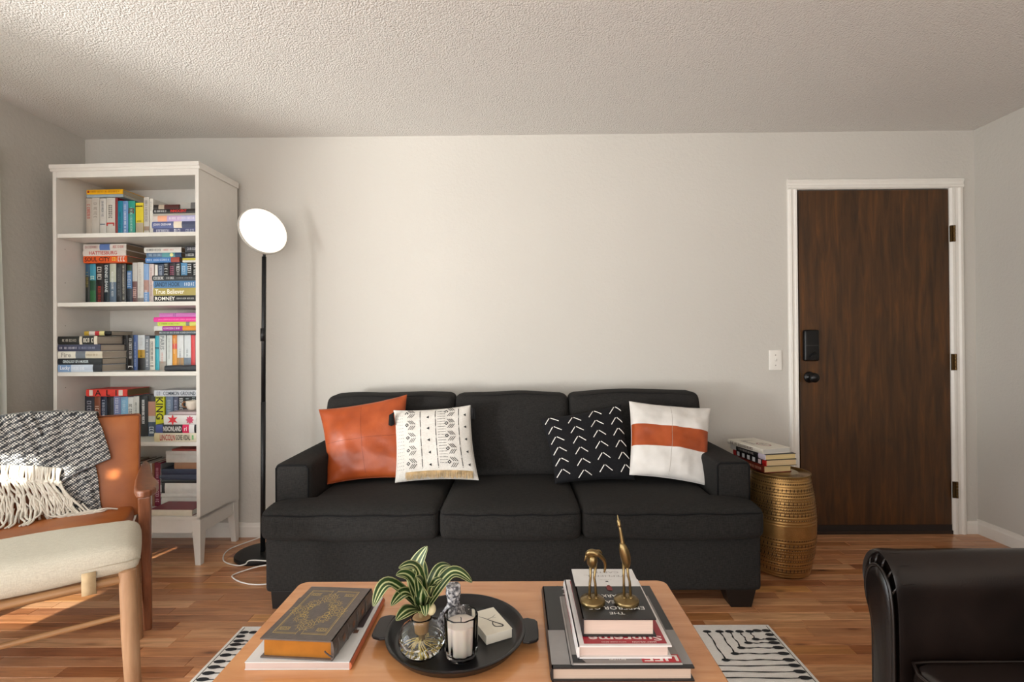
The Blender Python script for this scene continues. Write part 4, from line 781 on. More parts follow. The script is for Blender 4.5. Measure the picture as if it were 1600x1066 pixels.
def pillow(name, label, c, T, mats, seed, facemat=None, n=40, **kw):
    f, nrm = pillow_fn(c, T, seed, **kw)
    b = MB(); vs = []; g = [math.sin(PI/2*(-1+2*i/n)) for i in range(n+1)]
    for side in (1, -1):
        k = len(vs)
        for j in range(n+1):
            for i in range(n+1): vs.append(f(g[i], g[j], side))
    fs = []; ms = []
    for s_, side in ((0, 1), ((n+1)**2, -1)):
        for j in range(n):
            for i in range(n):
                q = (s_+j*(n+1)+i, s_+j*(n+1)+i+1, s_+(j+1)*(n+1)+i+1, s_+(j+1)*(n+1)+i)
                fs.append(q if side > 0 else q[::-1]); ms.append(facemat((g[i]+g[i+1])/2, (g[j]+g[j+1])/2) if facemat else 0)
    b.v = [tuple(p) for p in vs]; b.f = fs; b.m = ms
    o = b.build(name, mats, smooth=True); tag(o, label, 'pillow', 'throw pillows on the sofa')
    bm = bmesh.new(); bm.from_mesh(o.data); bmesh.ops.remove_doubles(bm, verts=bm.verts, dist=.0003); bmesh.ops.recalc_face_normals(bm, faces=bm.faces); bm.to_mesh(o.data); bm.free()
    # seam cord round the edge
    pts = [f(x, 1) for x in g]+[f(1, -x) for x in g[1:]]+[f(-x, -1) for x in g[1:]]+[f(-1, x) for x in g[1:-1]]
    s_ = MB(); s_.tube(pts, .0018, 5, closed=True); s_.build('seam', mats[0] if isinstance(mats, list) else mats, o, smooth=True)
    o.matrix_basis = Matrix.Translation(o.location)
    return o, f, nrm
def stroke(mb, f, nrm, pts, w, mi=0, lift=.0014, sub=6):
    P = []
    for i in range(len(pts)-1):
        for k in range(sub): t = k/sub; P.append((pts[i][0]*(1-t)+pts[i+1][0]*t, pts[i][1]*(1-t)+pts[i+1][1]*t))
    P.append(pts[-1]); Q = [f(*p)+nrm*lift for p in P]; vs = []
    for i, q in enumerate(Q):
        d = Q[min(i+1, len(Q)-1)]-Q[max(i-1, 0)]; s_ = d.cross(nrm)
        s_ = s_.normalized()*w/2 if s_.length > 1e-7 else Vector((w/2, 0, 0))
        vs += [q+s_, q-s_]
    mb.add(vs, [(2*i, 2*i+1, 2*i+3, 2*i+2) for i in range(len(Q)-1)], mi)
def dot(mb, f, nrm, u, v, r, mi=0, lift=.0014, n=6, rot=0):
    c = f(u, v)+nrm*lift; a = (f(u+.02, v)-f(u-.02, v)).normalized(); b_ = nrm.cross(a)
    mb.add([c+(a*math.cos(2*PI*i/n+rot)+b_*math.sin(2*PI*i/n+rot))*r for i in range(n)], [tuple(range(n))], mi)
def leathermat(name, stops, rough=.38, sc=9, fine=260, bmp=.15):
    m, nt, b = newmat(name); co = coords(nt)
    n = N(nt, 'ShaderNodeTexNoise'); n.inputs['Scale'].default_value = sc; n.inputs['Detail'].default_value = 6; nt.links.new(co, n.inputs['Vector'])
    r = ramp(nt, n.outputs[0], stops); nt.links.new(r.outputs[0], b.inputs['Base Color'])
    v = N(nt, 'ShaderNodeTexVoronoi'); v.inputs['Scale'].default_value = fine; nt.links.new(co, v.inputs['Vector'])
    bump(nt, b, v.outputs['Distance'], bmp, .001); b.inputs['Roughness'].default_value = rough; b.inputs['Specular IOR Level'].default_value = .45
    return m
M_lea = leathermat('rust_leather', [(.25, '8a3c1c'), (.5, 'a04820'), (.75, 'b0562c')], .33)
P1 = [(-1.027, 2.63, .800), (-.570, 2.635, .874), (-.530, 2.48, .482), (-.918, 2.45, .462)]
o, f, nm = pillow('pillow', 'rust orange leather pillow leaning at the left end of the sofa', P1, .062, [M_lea], 3, pinch=.075, wr=.006)
b = MB(); M_st = paint('6e2c10', .5)
stroke(b, f, nm, [(0, .96), (0, -.96)], .0016, 0, .0006, 24); stroke(b, f, nm, [(-.96, -.02), (.96, -.02)], .0016, 0, .0006, 24); b.build('cross_seam', M_st, o)
M_cream = weave('cream_cotton', 'c9c5bd', 'e0dcd4', 500, .9); M_ink = paint('1b1b1e', .8, var=.1)
P2 = [(-.622, 2.57, .802), (-.233, 2.575, .824), (-.183, 2.43, .484), (-.583, 2.43, .474)]
o, f, nm = pillow('pillow', 'cream pillow with black tribal print, fringe and black corner tassels', P2, .055, [M_cream], 7, pinch=.06, wr=.006)
b = MB()
def motif(u0):
    for k in range(5):
        v0 = .86-k*.36
        for j in range(3):
            stroke(b, f, nm, [(u0-.05+j*.05, v0+.13), (u0+.04+j*.05, v0+.02)], .0028, 0)
            stroke(b, f, nm, [(u0+.04+j*.05, v0-.02), (u0-.05+j*.05, v0-.14)], .0028, 0)
        dot(b, f, nm, u0-.075, v0, .010, 0, n=4, rot=0); dot(b, f, nm, u0-.075, v0, .0042, 1, .0022, n=4, rot=0)
for u0 in (-.58, .46): motif(u0)
for u0 in (-.30, .10, .70):
    for k in range(6): stroke(b, f, nm, [(u0, .93-k*.28), (u0, .93-k*.28-.22)], .003, 0); dot(b, f, nm, u0, .93-k*.28-.25, .0018, 0)
for u0 in (-.09, .87):
    for k in range(5): dot(b, f, nm, u0, .72-k*.34, .009, 0, n=3, rot=PI)
for i in range(6):
    for k in range(20): dot(b, f, nm, .17+i*.035, .88-k*.078, .0023, 0, n=4)
for i in range(4):
    for k in range(17): dot(b, f, nm, -.93+i*.05, .8-k*.095, .0021, 0, n=4)
q = b.build('printed_pattern', [M_ink, M_cream], o); q['kind'] = 'stuff'
b = MB(); rg = random.Random(5)
for i in range(170):
    u = -.72+1.64*i/169; p = f(u, -.80)+nm*.003; q2 = p+Vector((rg.uniform(-.003, .003), -.012+rg.uniform(-.004, .002), -.030+rg.uniform(-.006, .004)))
    b.tube([p, p*.5+q2*.5+Vector((0, -.006, 0)), q2], .0013, 3, caps=False)
q = b.build('fringe', paint('d6be96', .9, var=.25), o); q['kind'] = 'stuff'
for cx_, sg in ((P2[0], -1), (P2[1], 1)):
    b = MB(); c0 = Vector(cx_)+Vector((.013 if sg < 0 else .004, -.050 if sg < 0 else -.01, -.004))
    for i in range(60):
        a_ = rg.uniform(0, 2*PI); r_ = .015*math.sqrt(rg.random()); e_ = c0+Vector((sg*.012+r_*math.cos(a_), r_*math.sin(a_), -.062+rg.uniform(-.004, .004)))
        b.tube([c0, c0*.6+e_*.4+Vector((sg*.008+.3*r_*math.cos(a_), .3*r_*math.sin(a_), .012)), e_], .0018, 3, caps=False)
    b.build('tassel', paint('0c0c0d', .9), o)
M_blackc = weave('black_cotton', '0e0e10', '1a1a1d', 500, .9); M_white = paint('e9e6df', .8, var=.03)
P3 = [(.125, 2.575, .753), (.540, 2.615, .818), (.570, 2.445, .478), (.186, 2.425, .466)]
o, f, nm = pillow('pillow', 'black pillow with white chevron marks, right of the middle of the sofa', P3, .06, [M_blackc], 13, pinch=.06)
b = MB()
for c_ in range(4):
    u0 = -.80+c_*.54
    for k in range(7):
        v0 = .96-k*.325-(.10 if c_ == 1 else 0)
        if v0 > .97 or v0 < -.95: continue
        lo = max(-.98, v0-.19)
        if u0-.11 > -.99: stroke(b, f, nm, [(u0-.012, v0), (u0-.155, lo)], .0040)
        if u0+.12 < .99: stroke(b, f, nm, [(u0+.018, v0), (min(.985, u0+.18), lo+.04)], .0040)
q = b.build('chevron_print', M_white, o); q['kind'] = 'stuff'
M_wl = leathermat('white_leather', [(.25, 'c9c5bf'), (.5, 'dad6d0'), (.75, 'e6e2dc')], .45)
P4 = [(.582, 2.60, .836), (1.003, 2.62, .794), (.900, 2.395, .462), (.540, 2.42, .508)]
g2 = lambda u, v: 1 if -.26 < v < .32 else 0
o, f, nm = pillow('pillow', 'white pillow with a broad rust leather band at the right end of the sofa', P4, .06, [M_wl, M_lea], 21, facemat=g2, pinch=.05, n=48, wr=.008)
b = MB(); stroke(b, f, nm, [(-.04, .95), (-.04, -.95)], .0016, 0, .0006, 24); b.build('centre_seam', paint('9b948a', .6), o)

# ================================================================== RUG
M_rug = weave('rug_wool', 'e6e3dd', 'f3f0eb', 300, .95)
b = MB(); b.box(-1.105, 1.0, .45, 2.030, .001, .009); rug = b.build('rug', M_rug, bevel=.002)
tag(rug, 'cream rug with black line pattern under the coffee table', 'rug')
b = MB(); M_rb = paint('222326', .9, var=.15)
rg = random.Random(4)
def rline(p, q, w=.0065):
    P = []; m = 14
    for i in range(m+1): t = i/m; P.append(Vector((p[0]*(1-t)+q[0]*t, p[1]*(1-t)+q[1]*t, .0102)))
    d = (Vector((q[0], q[1], 0))-Vector((p[0], p[1], 0))).normalized(); s_ = Vector((-d.y, d.x, 0)); vs = []
    ph = rg.uniform(0, 6)
    for i, c in enumerate(P):
        c = c+s_*.0022*math.sin(i*.8+ph); ww = w*(.8+.3*math.sin(i*1.7+ph)); vs += [c+s_*ww/2, c-s_*ww/2]
    b.add(vs, [(2*i, 2*i+1, 2*i+3, 2*i+2) for i in range(m)])
def blob(x, y, r=.014, ex=1.25):
    b.add([(x+r*ex*math.cos(2*PI*i/14)*(1+.12*math.sin(3*i)), y+r*.72*math.sin(2*PI*i/14), .0105) for i in range(14)], [tuple(range(14))])
ys = [1.928, 1.905, 1.875, 1.840, 1.803]; xs = [.9025, .864, .824, .786, .7375]
for sg in (1, -1):
    FX = (lambda x: x) if sg > 0 else (lambda x: -.105-x)
    blob(FX(.970), 1.985); blob(FX(.970), 1.958); blob(FX(.934), 1.985)
    for x, y in zip(xs, ys):
        blob(FX(x), 1.980, .013); rline((FX(x), 1.976), (FX(x), y)); rline((FX(x), y), (FX(.955), y)); blob(FX(x), y, .012); blob(FX(.960), y, .0145, 1.5)
    for k in range(38):
        y = 1.772-.0325*k; rline((FX(.42), y), (FX(.955), y)); blob(FX(.962), y, .0145, 1.5)
    b.box(FX(.9865)-.001, FX(.9865)+.001, .45, 2.02, .0092, .0100)
b.build('line_pattern', M_rb, rug)['kind'] = 'stuff'

# ================================================================== BRASS BARREL TABLE
M_brass = paint('a98450', .36, .8, var=.2, scale=14, bmp=.3, bscale=160)
bt = thing('side_table', 'hammered brass barrel side table between the sofa and the door', 'side table', (1.318, 2.54, 0))
def br(z): return .114+.043*math.sin(PI*min(1, max(0, (z+.03)/.57)))**.85
prof = [(0, .001), (.108, .001), (.114, .006)]
for i in range(120):
    z = .012+i*.00396; r = br(z); r += .0012*math.sin(i*1.9) if not (.205 < z < .262) else 0
    prof.append((r, z))
prof += [(br(.486)+.002, .485), (br(.486)+.0035, .489), (br(.486)+.001, .4925), (.135, .4922)]
b = MB(); b.lathe(prof, (1.318, 2.54, 0), 96); b.build('drum', M_brass, bt, smooth=True)
b = MB(); b.lathe([(.136, .487), (.136, .4918), (.08, .4922), (0, .4924)], (1.318, 2.54, 0), 64); b.build('table_top', paint('8f7646', .3, .85, var=.12, scale=10), bt, smooth=True)
b = MB(); M_hole = paint('2a1807', .7)
def tiny(a, z, w, h, lift=.0006, skew=0):
    r = br(z)+.0016
    def P(da, dz): return (1.318+(r+lift)*math.cos(a+da), 2.54+(r+lift)*math.sin(a+da), (z+dz)*1.018)
    b.add([P(-w, -h), P(w*.2, -h*1.2), P(w, h*.1+skew), P(0, h*1.1)], [(0, 1, 2, 3)])
for (z, h, w, cnt) in ((.452, .0035, .012, 80), (.425, .0075, .012, 52), (.398, .003, .013, 80), (.366, .007, .011, 52), (.338, .003, .013, 80), (.314, .0075, .011, 52), (.289, .003, .012, 80),
                       (.195, .003, .013, 80), (.172, .007, .012, 52), (.150, .003, .013, 80), (.122, .007, .012, 52), (.097, .003, .013, 80), (.076, .0035, .012, 70), (.050, .008, .013, 50), (.472, .002, .01, 100), (.411, .002, .01, 100), (.380, .002, .01, 100), (.352, .002, .010, 100), (.326, .002, .01, 100), (.136, .002, .01, 100), (.110, .002, .01, 100)):
    for k in range(cnt): tiny(2*PI*(k+.5*(int(z*1000) % 2))/cnt, z, w*1.5, h*1.1)
b.build('punched_pattern', M_hole, bt)['kind'] = 'stuff'
# four books on the barrel
SB = [('7a2016', .265, .150, .034, 1.215, 2.492, -80, [(0, 1, '64200f')], [(None, .35, .95, 'd8a58c', .35)], 'maroon spined paperback, bottom of the four books on the brass table', 'd9bf8c'),
      ('1a1718', .275, .165, .031, 1.220, 2.480, -81, [(0, .1, 'c02a2a'), (.1, .9, '1d1b1d'), (.9, 1, 'b8241f')], [('BLOCK', .14, .22, 'd8dce0', .7), ('BLOCK', .30, .38, 'd8dce0', .7), ('BLOCK', .46, .54, 'd8dce0', .7), ('BLOCK', .62, .70, 'd8dce0', .7), ('BLOCK', .79, .87, 'e6d4d4', .7)], 'black book with white squares on its spine, second from the bottom on the brass table', 'd8bd92'),
      ('1c1a1b', .285, .168, .027, 1.214, 2.476, -80, [(0, .18, 'e2ddd6'), (.18, .82, '1a181a'), (.82, 1, 'cfc3d0')], [(None, .25, .7, 'b8b0a8', .35)], 'black and white spined book, third from the bottom on the brass table', 'dcc48e'),
      ('d8d2c4', .270, .160, .0245, 1.208, 2.488, -77, [(0, 1, 'd6cfc0')], [(None, .08, .75, '4a2b22', .5)], 'cream hardcover with a printed cover, top of the four books on the brass table', 'c8c4bb')]
z = .4935
for i, (cv, W, D, H, nx, ny, rz, bands, tx, label, pg) in enumerate(SB):
    a_ = R(rz); xd = Vector((math.cos(a_), math.sin(a_), 0))
    loc = Vector((nx, ny, z))-xd*W
    o = book_at(loc, a_, True, W, D, H, bands, tx, label, pages=pg, cover=cv, seed=200+i, group='books on the brass side table'); z += H+.0004
b = MB(); put_marks(b, (.07, .03, .0245), (0, 1, 0), (-1, 0, 0), .08, .012, 0, 3); put_marks(b, (.07, .03, .0245), (1, 0, 0), (0, 1, 0), .10, .022, 0, 9)
put_poly(b, [(.045*math.cos(t*.4), .03*math.sin(t*.4)) for t in range(16)], (.17, .085, .0242), (1, 0, 0), (0, 1, 0), 1)
put_poly(b, [(.036*math.cos(t*.4), .022*math.sin(t*.4)) for t in range(16)], (.17, .085, .0244), (1, 0, 0), (0, 1, 0), 2)
put_marks(b, (.145, .075, .0246), (1, 0, 0), (0, 1, 0), .05, .02, 0, 10)
b.build('cover_print', [paint('4d4a48', .5), paint('a8837e', .5), paint('d6cfc0', .5)], o, local=True)['kind'] = 'stuff'

# ================================================================== TAN LEATHER CHAIR
CO = Vector((-1.79, 2.40, 0)); CA = math.atan2(.54, .84)
ch = thing('armchair', 'tan leather lounge chair with wooden arms in front of the bookcase', 'armchair', CO, CA)
M_tan = leathermat('tan_leather', [(.25, '8a4a1e'), (.5, 'a25a28'), (.75, 'b26a34')], .42, 6, 300, .1)
M_redwood = wood('red_brown_wood', [(.25, '5f3520'), (.5, '7a4930'), (.75, '8e5a3e')], 'Z', .3, 1.2, .04, coat=.2)
def lean(p): return Vector((p.x, p.y+.21*(p.z-.81), p.z))
def lb(mb, name, m, par=ch, **kw): return mb.build(name, m, par, local=True, **kw)
b = MB(); b.soft(-.620, -.001, .0, .048, .36, .815, .012, (0, .010, 0), warp=lean); bk = lb(b, 'backrest', M_tan, smooth=True)
b = MB(); b.tube([lean(Vector((-.003, .002, z))) for z in (.37, .5, .65, .805)]+[lean(Vector((-.02, .001, .814))), lean(Vector((-.60, .001, .814)))], .003, 6); lb(b, 'piping', paint('6b3416', .5), bk, smooth=True)
b = MB(); b.soft(-.600, -.02, -.49, -.05, .335, .405, .02, (0, .006, .012)); lb(b, 'seat', M_tan, smooth=True)
for sg in (1, -1):
    F = (lambda x: x) if sg > 0 else (lambda x: -.62-x)
    out = [(.004, .04), (.022, .05), (.040, -.05), (.052, -.20), (.066, -.33), (.086, -.42), (.092, -.48), (.086, -.54), (.070, -.575), (.045, -.585), (.024, -.570), (.012, -.50), (.004, -.35), (.002, -.15)]
    b = MB(); b.prism([(F(x), y) for x, y in out], 'z', .553, .583); a_ = lb(b, 'arm', M_redwood, bevel=.008, segs=3)
    b = MB(); b.hexa([(F(.040), -.49, 0), (F(.068), -.49, 0), (F(.068), -.455, 0), (F(.040), -.455, 0)], [(F(.028), -.570, .555), (F(.070), -.570, .555), (F(.070), -.522, .555), (F(.028), -.522, .555)]); lb(b, 'leg', M_redwood, bevel=.006)
    b = MB(); b.hexa([(F(-.020), .10, 0), (F(.005), .10, 0), (F(.005), .135, 0), (F(-.020), .135, 0)], [(F(.002), .01, .555), (F(.024), .01, .555), (F(.024), .045, .555), (F(.002), .045, .555)]); lb(b, 'leg', M_redwood, bevel=.005)
    b = MB(); b.box(min(F(.006), F(-.016)), max(F(.006), F(-.016)), -.52, .06, .30, .345); lb(b, 'side_rail', M_redwood, bevel=.004)
b = MB(); b.box(-.61, -.01, -.50, -.475, .295, .34); lb(b, 'front_rail', M_redwood, bevel=.004)
b = MB(); b.lathe([(0, 0), (.006, 0), (.006, .006), (0, .008)], (0, 0, 0), 10); b.v = [(.062+p[2], -.50+p[0], .32+p[1]) for p in b.v]; lb(b, 'bolt', M_blk)

# ---- throw blanket over the chair back
def throwmat():
    m, nt, b_ = newmat('woven_throw'); t = N(nt, 'ShaderNodeUVMap')
    mp = N(nt, 'ShaderNodeMapping'); mp.inputs['Scale'].default_value = (1, 1, 1); nt.links.new(t.outputs[0], mp.inputs[0])
    c = N(nt, 'ShaderNodeTexChecker'); c.inputs['Scale'].default_value = 175; nt.links.new(mp.outputs[0], c.inputs[0])
    n = N(nt, 'ShaderNodeTexNoise'); n.inputs['Scale'].default_value = 75; n.inputs['Detail'].default_value = 1; nt.links.new(mp.outputs[0], n.inputs['Vector'])
    wv = N(nt, 'ShaderNodeTexWave'); wv.inputs['Scale'].default_value = 14; wv.inputs['Distortion'].default_value = 3.5; wv.inputs['Detail Scale'].default_value = 3; mw = N(nt, 'ShaderNodeMapping'); mw.inputs['Rotation'].default_value = (0, 0, R(62)); nt.links.new(t.outputs[0], mw.inputs[0]); nt.links.new(mw.outputs[0], wv.inputs['Vector'])
    a = N(nt, 'ShaderNodeMath', operation='MULTIPLY'); nt.links.new(c.outputs['Fac'], a.inputs[0]); nt.links.new(wv.outputs['Fac'], a.inputs[1])
    a2 = N(nt, 'ShaderNodeMath', operation='MULTIPLY_ADD'); nt.links.new(n.outputs[0], a2.inputs[0]); a2.inputs[1].default_value = .9; nt.links.new(a.outputs[0], a2.inputs[2])
    r = ramp(nt, a2.outputs[0], [(.36, '37383b'), (.50, '515356'), (.68, '77797c'), (.92, 'c4c1bb'), (1.0, 'd8d5ce')])
    nt.links.new(r.outputs[0], b_.inputs['Base Color']); b_.inputs['Roughness'].default_value = .95; b_.inputs['Specular IOR Level'].default_value = .1
    bump(nt, b_, a2.outputs[0], .5, .002); return m
M_throw = throwmat(); M_fringe = paint('e2dccf', .95, var=.08, bmp=.4, bscale=400)
thr = thing('throw_blanket', 'grey woven throw blanket with cream knotted fringe over the tan chair back', 'blanket', CO+Vector((0, 0, .4)), CA)
def cloth(name, left, right, off, ripple, nu=46, nv=40, mat=None, over=0, seed=0):
    """left/right: lists of (s, z) from top to bottom on the chair-back plane; over = rows going back over the top edge"""
    def interp(L, t):
        q = t*(len(L)-1); i = min(int(q), len(L)-2); f_ = q-i
        p = spline([(a, 0, z) for a, z in L], 8); k = t*(len(p)-1); i = min(int(k), len(p)-2); f_ = k-i
        return p[i]*(1-f_)+p[i+1]*f_
    vs = []; uv = []
    rows = over+nv+1
    for j in range(rows):
        t = max(0, (j-over)/nv); A = interp(left, t); B = interp(right, t)
        for i in range(nu+1):
            u = i/nu; p = A*(1-u)+B*u; s_, z = p.x, p.z
            o_ = off+ripple(u, t)
            y = .21*(z-.81)-o_; zz = z
            if j < over:
                k = (over-j)/over; zz = z-.12*k*k+.012*math.sin(k*PI); y += .085*min(1, k*1.6)
            else: zz -= .0
            # bulge so that the top rolls over the edge
            rr = max(0, 1-t*nv/4.0); y += .018*rr*rr
            vs.append((s_, y, zz-.4)); uv.append((s_, z if j >= over else z+.2*(over-j)/over))
    b = MB(); b.v = vs; n = nu+1
    b.f = [(j*n+i, (j+1)*n+i, (j+1)*n+i+1, j*n+i+1) for j in range(rows-1) for i in range(nu)]; b.m = [0]*len(b.f)
    o = b.build(name, mat or M_throw, thr, local=True, smooth=True)
    ul = o.data.uv_layers.new(name='uv')
    for l in o.data.loops: ul.data[l.index].uv = uv[l.vertex_index]
    md = o.modifiers.new('thick', 'SOLIDIFY'); md.thickness = .005; md.offset = 1
    return o
def rip(a, f1, f2, ph): return lambda u, t: a*(.35+.65*t)*math.sin(u*f1+t*f2+ph)+a*.4*math.sin(u*f1*2.3-t*3+ph*2)
cloth('lower_fold', [(-.30, .60), (-.29, .52), (-.24, .46), (-.22, .43)], [(-.165, .625), (-.150, .55), (-.140, .45), (-.127, .375)], .022, rip(.006, 9, 2, .3))
cloth('middle_fold', [(-.40, .846), (-.37, .75), (-.33, .66), (-.31, .60)], [(-.27, .846), (-.27, .78), (-.26, .70), (-.24, .60)], .020, rip(.005, 12, 1, 2.0), over=6)
cloth('left_fold', [(-.60, .835), (-.60, .77), (-.60, .70), (-.60, .635)], [(-.385, .850), (-.345, .76), (-.315, .66), (-.280, .590)], .030, rip(.008, 17, 1.5, 1.0), over=6)
cloth('right_fold', [(-.312, .848), (-.335, .76), (-.345, .68), (-.265, .560)], [(-.162, .832), (-.140, .77), (-.122, .70), (-.106, .632)], .034, rip(.006, 8, 2.5, .2), over=6)
cloth('under_fold', [(-.30, .46), (-.27, .43), (-.24, .40), (-.25, .375)], [(-.20, .45), (-.17, .42), (-.145, .395), (-.130, .370)], .028, rip(.005, 9, 3, .5))
def pl_(s, z, off): return Vector((s, .21*(z-.81)-off, z-.4))
M_hem = paint('6a6c70', .95, var=.2)
b = MB(); b.tube(spline([pl_(-.268, .560, .042), pl_(-.22, .585, .045), pl_(-.16, .612, .042), pl_(-.106, .632, .040)], 8), .0028, 6); b.build('hem', M_hem, thr, local=True, smooth=True)
b = MB(); b.tube(spline([pl_(-.225, .452, .036), pl_(-.19, .435, .034), pl_(-.155, .40, .030), pl_(-.129, .374, .028)], 8), .0026, 6); b.build('hem', M_hem, thr, local=True, smooth=True)
b = MB(); rg = random.Random(8)
n_ = 62
for i in range(n_):
    s0 = -.60+.325*i/(n_-1); z0 = .655-.045*(i/(n_-1))**2
    zk = z0-.055-rg.uniform(0, .01); sk = s0+(.006 if i % 2 == 0 else -.004)
    o0 = .036+rg.uniform(0, .006)
    b.tube(spline([pl_(s0, z0, o0), pl_(s0+rg.uniform(-.006, .006), z0-.03, o0+.008), pl_(sk, zk, o0+.006)], 4), .0048, 6)
    p = pl_(sk, zk, o0+.007); b.ball(p, (.0078, .007, .0085), 8, 6)
    # below the first knots each strand leans to its neighbour's and is knotted again
    s1 = sk+(.014 if i % 2 else -.002)+.03*(i/n_); z1 = zk-.05-rg.uniform(0, .02)
    b.tube(spline([p, pl_((sk+s1)/2+rg.uniform(-.008, .008), (zk+z1)/2, o0+.014), pl_(s1, z1, o0+.01)], 4), .004, 6)
    s2 = s1+rg.uniform(-.015, .03)+.05*(i/n_)**2; z2 = max(.405, z1-.06-rg.uniform(0, .05))
    b.tube(spline([pl_(s1, z1, o0+.01), pl_((s1+s2)/2+rg.uniform(-.01, .01), (z1+z2)/2, o0+.018), pl_(s2, z2, o0+.02)], 4), lambda t: .0045*(1-.45*t), 6)
    if rg.random() < .6:
        s3 = s1+rg.uniform(-.02, .03); b.tube(spline([pl_(s1, z1, o0+.004), pl_(s1+rg.uniform(-.02, .02), z1-.03, o0+.02), pl_(s3, z1-.07-rg.uniform(0, .03), o0+.012)], 4), .0032, 5)
for i in range(16):     # strands trailing down to the right over the seat
    s0 = -.33+.012*i*.7+rg.uniform(-.01, .01); z0 = .455-rg.uniform(0, .03)
    s1 = s0+.10+rg.uniform(-.03, .05); z1 = .415+rg.uniform(-.012, .01)
    b.tube(spline([pl_(s0, z0, .045), pl_(s0+.03, z0-.03, .065), pl_((s0+s1)/2+.02, .415+rg.uniform(0, .012), .07), pl_(s1, z1, .06)], 5), .0036, 5)
for i in range(16):
    s0 = -.33-.016*i*.9; z0 = .47; s1 = s0+rg.uniform(-.03, .02)
    b.tube(spline([pl_(s0, z0, .045), pl_(s0, z0-.03, .075), pl_(s1, .425, .10), pl_(s1-.01, .420, .13)], 5), .004, 5)
q = b.build('fringe', M_fringe, thr, local=True, smooth=True); q['kind'] = 'stuff'

# ================================================================== OTTOMAN
OO = Vector((-1.289, 1.667, 0)); OA = math.atan2(.586, .81)
ot = thing('ottoman', 'pale oak footstool with cream cushion in front of the tan chair', 'footstool', OO, OA)
M_oak = wood('pale_oak', [(.25, '8f6a4a'), (.5, 'a98260'), (.75, 'bb9672')], 'Z', .45, 1.1, .04)
M_oakx = wood('pale_oak_rail', [(.25, '7f5a38'), (.5, '9a7149'), (.75, 'ad855c')], 'X', .45, 1.1, .04)
def ob(mb, name, m, par=ot, **kw): return mb.build(name, m, par, local=True, **kw)
for x in (0.0, -.64):
    for y in (0, .336):
        b = MB(); dx = .006 if x == 0 else -.006; dy = -.012 if y == 0 else .012
        b.tube([(x+dx*2.5, y+dy*1.5, 0), (x+dx, y+dy, .2), (x, y, .398), (x, y, .405)], lambda t: .0225+.002*math.sin(PI*t)-(.008 if t > .99 else 0), 14); ob(b, 'leg', M_oak, smooth=True, angle=50)
for y in (0, .336):
    b = MB(); b.tube([(-.63, y, .372), (0, y, .372)], .014, 12); ob(b, 'long_rail', M_oakx, smooth=True, angle=60)
    b = MB(); b.tube([(-.63, y, .252), (0, y, .252)], .009, 10); ob(b, 'stretcher', M_oakx, smooth=True, angle=60)
for x in (0, -.64):
    b = MB(); b.tube([(x, 0, .355), (x, .336, .355)], .013, 12); ob(b, 'short_rail', M_oakx, smooth=True, angle=60)
M_cush = weave('cream_canvas', 'bdb6a5', 'd0cab9', 420, .9)
def owp(p):
    q = p.copy(); q.z += .006*noise.noise(Vector((q.x*5, q.y*5, 1)))-.012*max(0, (q.x+.02)/.06)**2*.5; return q
b = MB(); b.soft(-.70, .030, -.018, .326, .392, .480, .036, (.006, .008, .018), n=16, warp=owp); cu = ob(b, 'cushion', M_cush, smooth=True)
b = MB(); b.tube([(-.68, -.012, .436)]+[(-.6+.6*i/8, -.0185-.004, .434) for i in range(9)]+[(.035, -.01, .434)], .002, 5); ob(b, 'seam', paint('b3aa96', .9), cu, smooth=True)
M_strap = paint('b59d78', .8, var=.1, bmp=.3, bscale=400)
def strap(x):
    b = MB(); w = .036; th = .003
    path = [(-.0235, .424), (-.0265, .400), (-.0235, .375), (-.018, .352), (0, .345), (.016, .354), (.019, .372), (.015, .39)]
    vs = []
    for (y, z) in path: vs += [(x, y, z), (x+w, y, z)]
    b.add(vs, [(2*i, 2*i+1, 2*i+3, 2*i+2) for i in range(len(path)-1)]); o = ob(b, 'strap', M_strap, smooth=True)
    md = o.modifiers.new('thick', 'SOLIDIFY'); md.thickness = th; md.offset = 0
strap(-.115); strap(-.56)

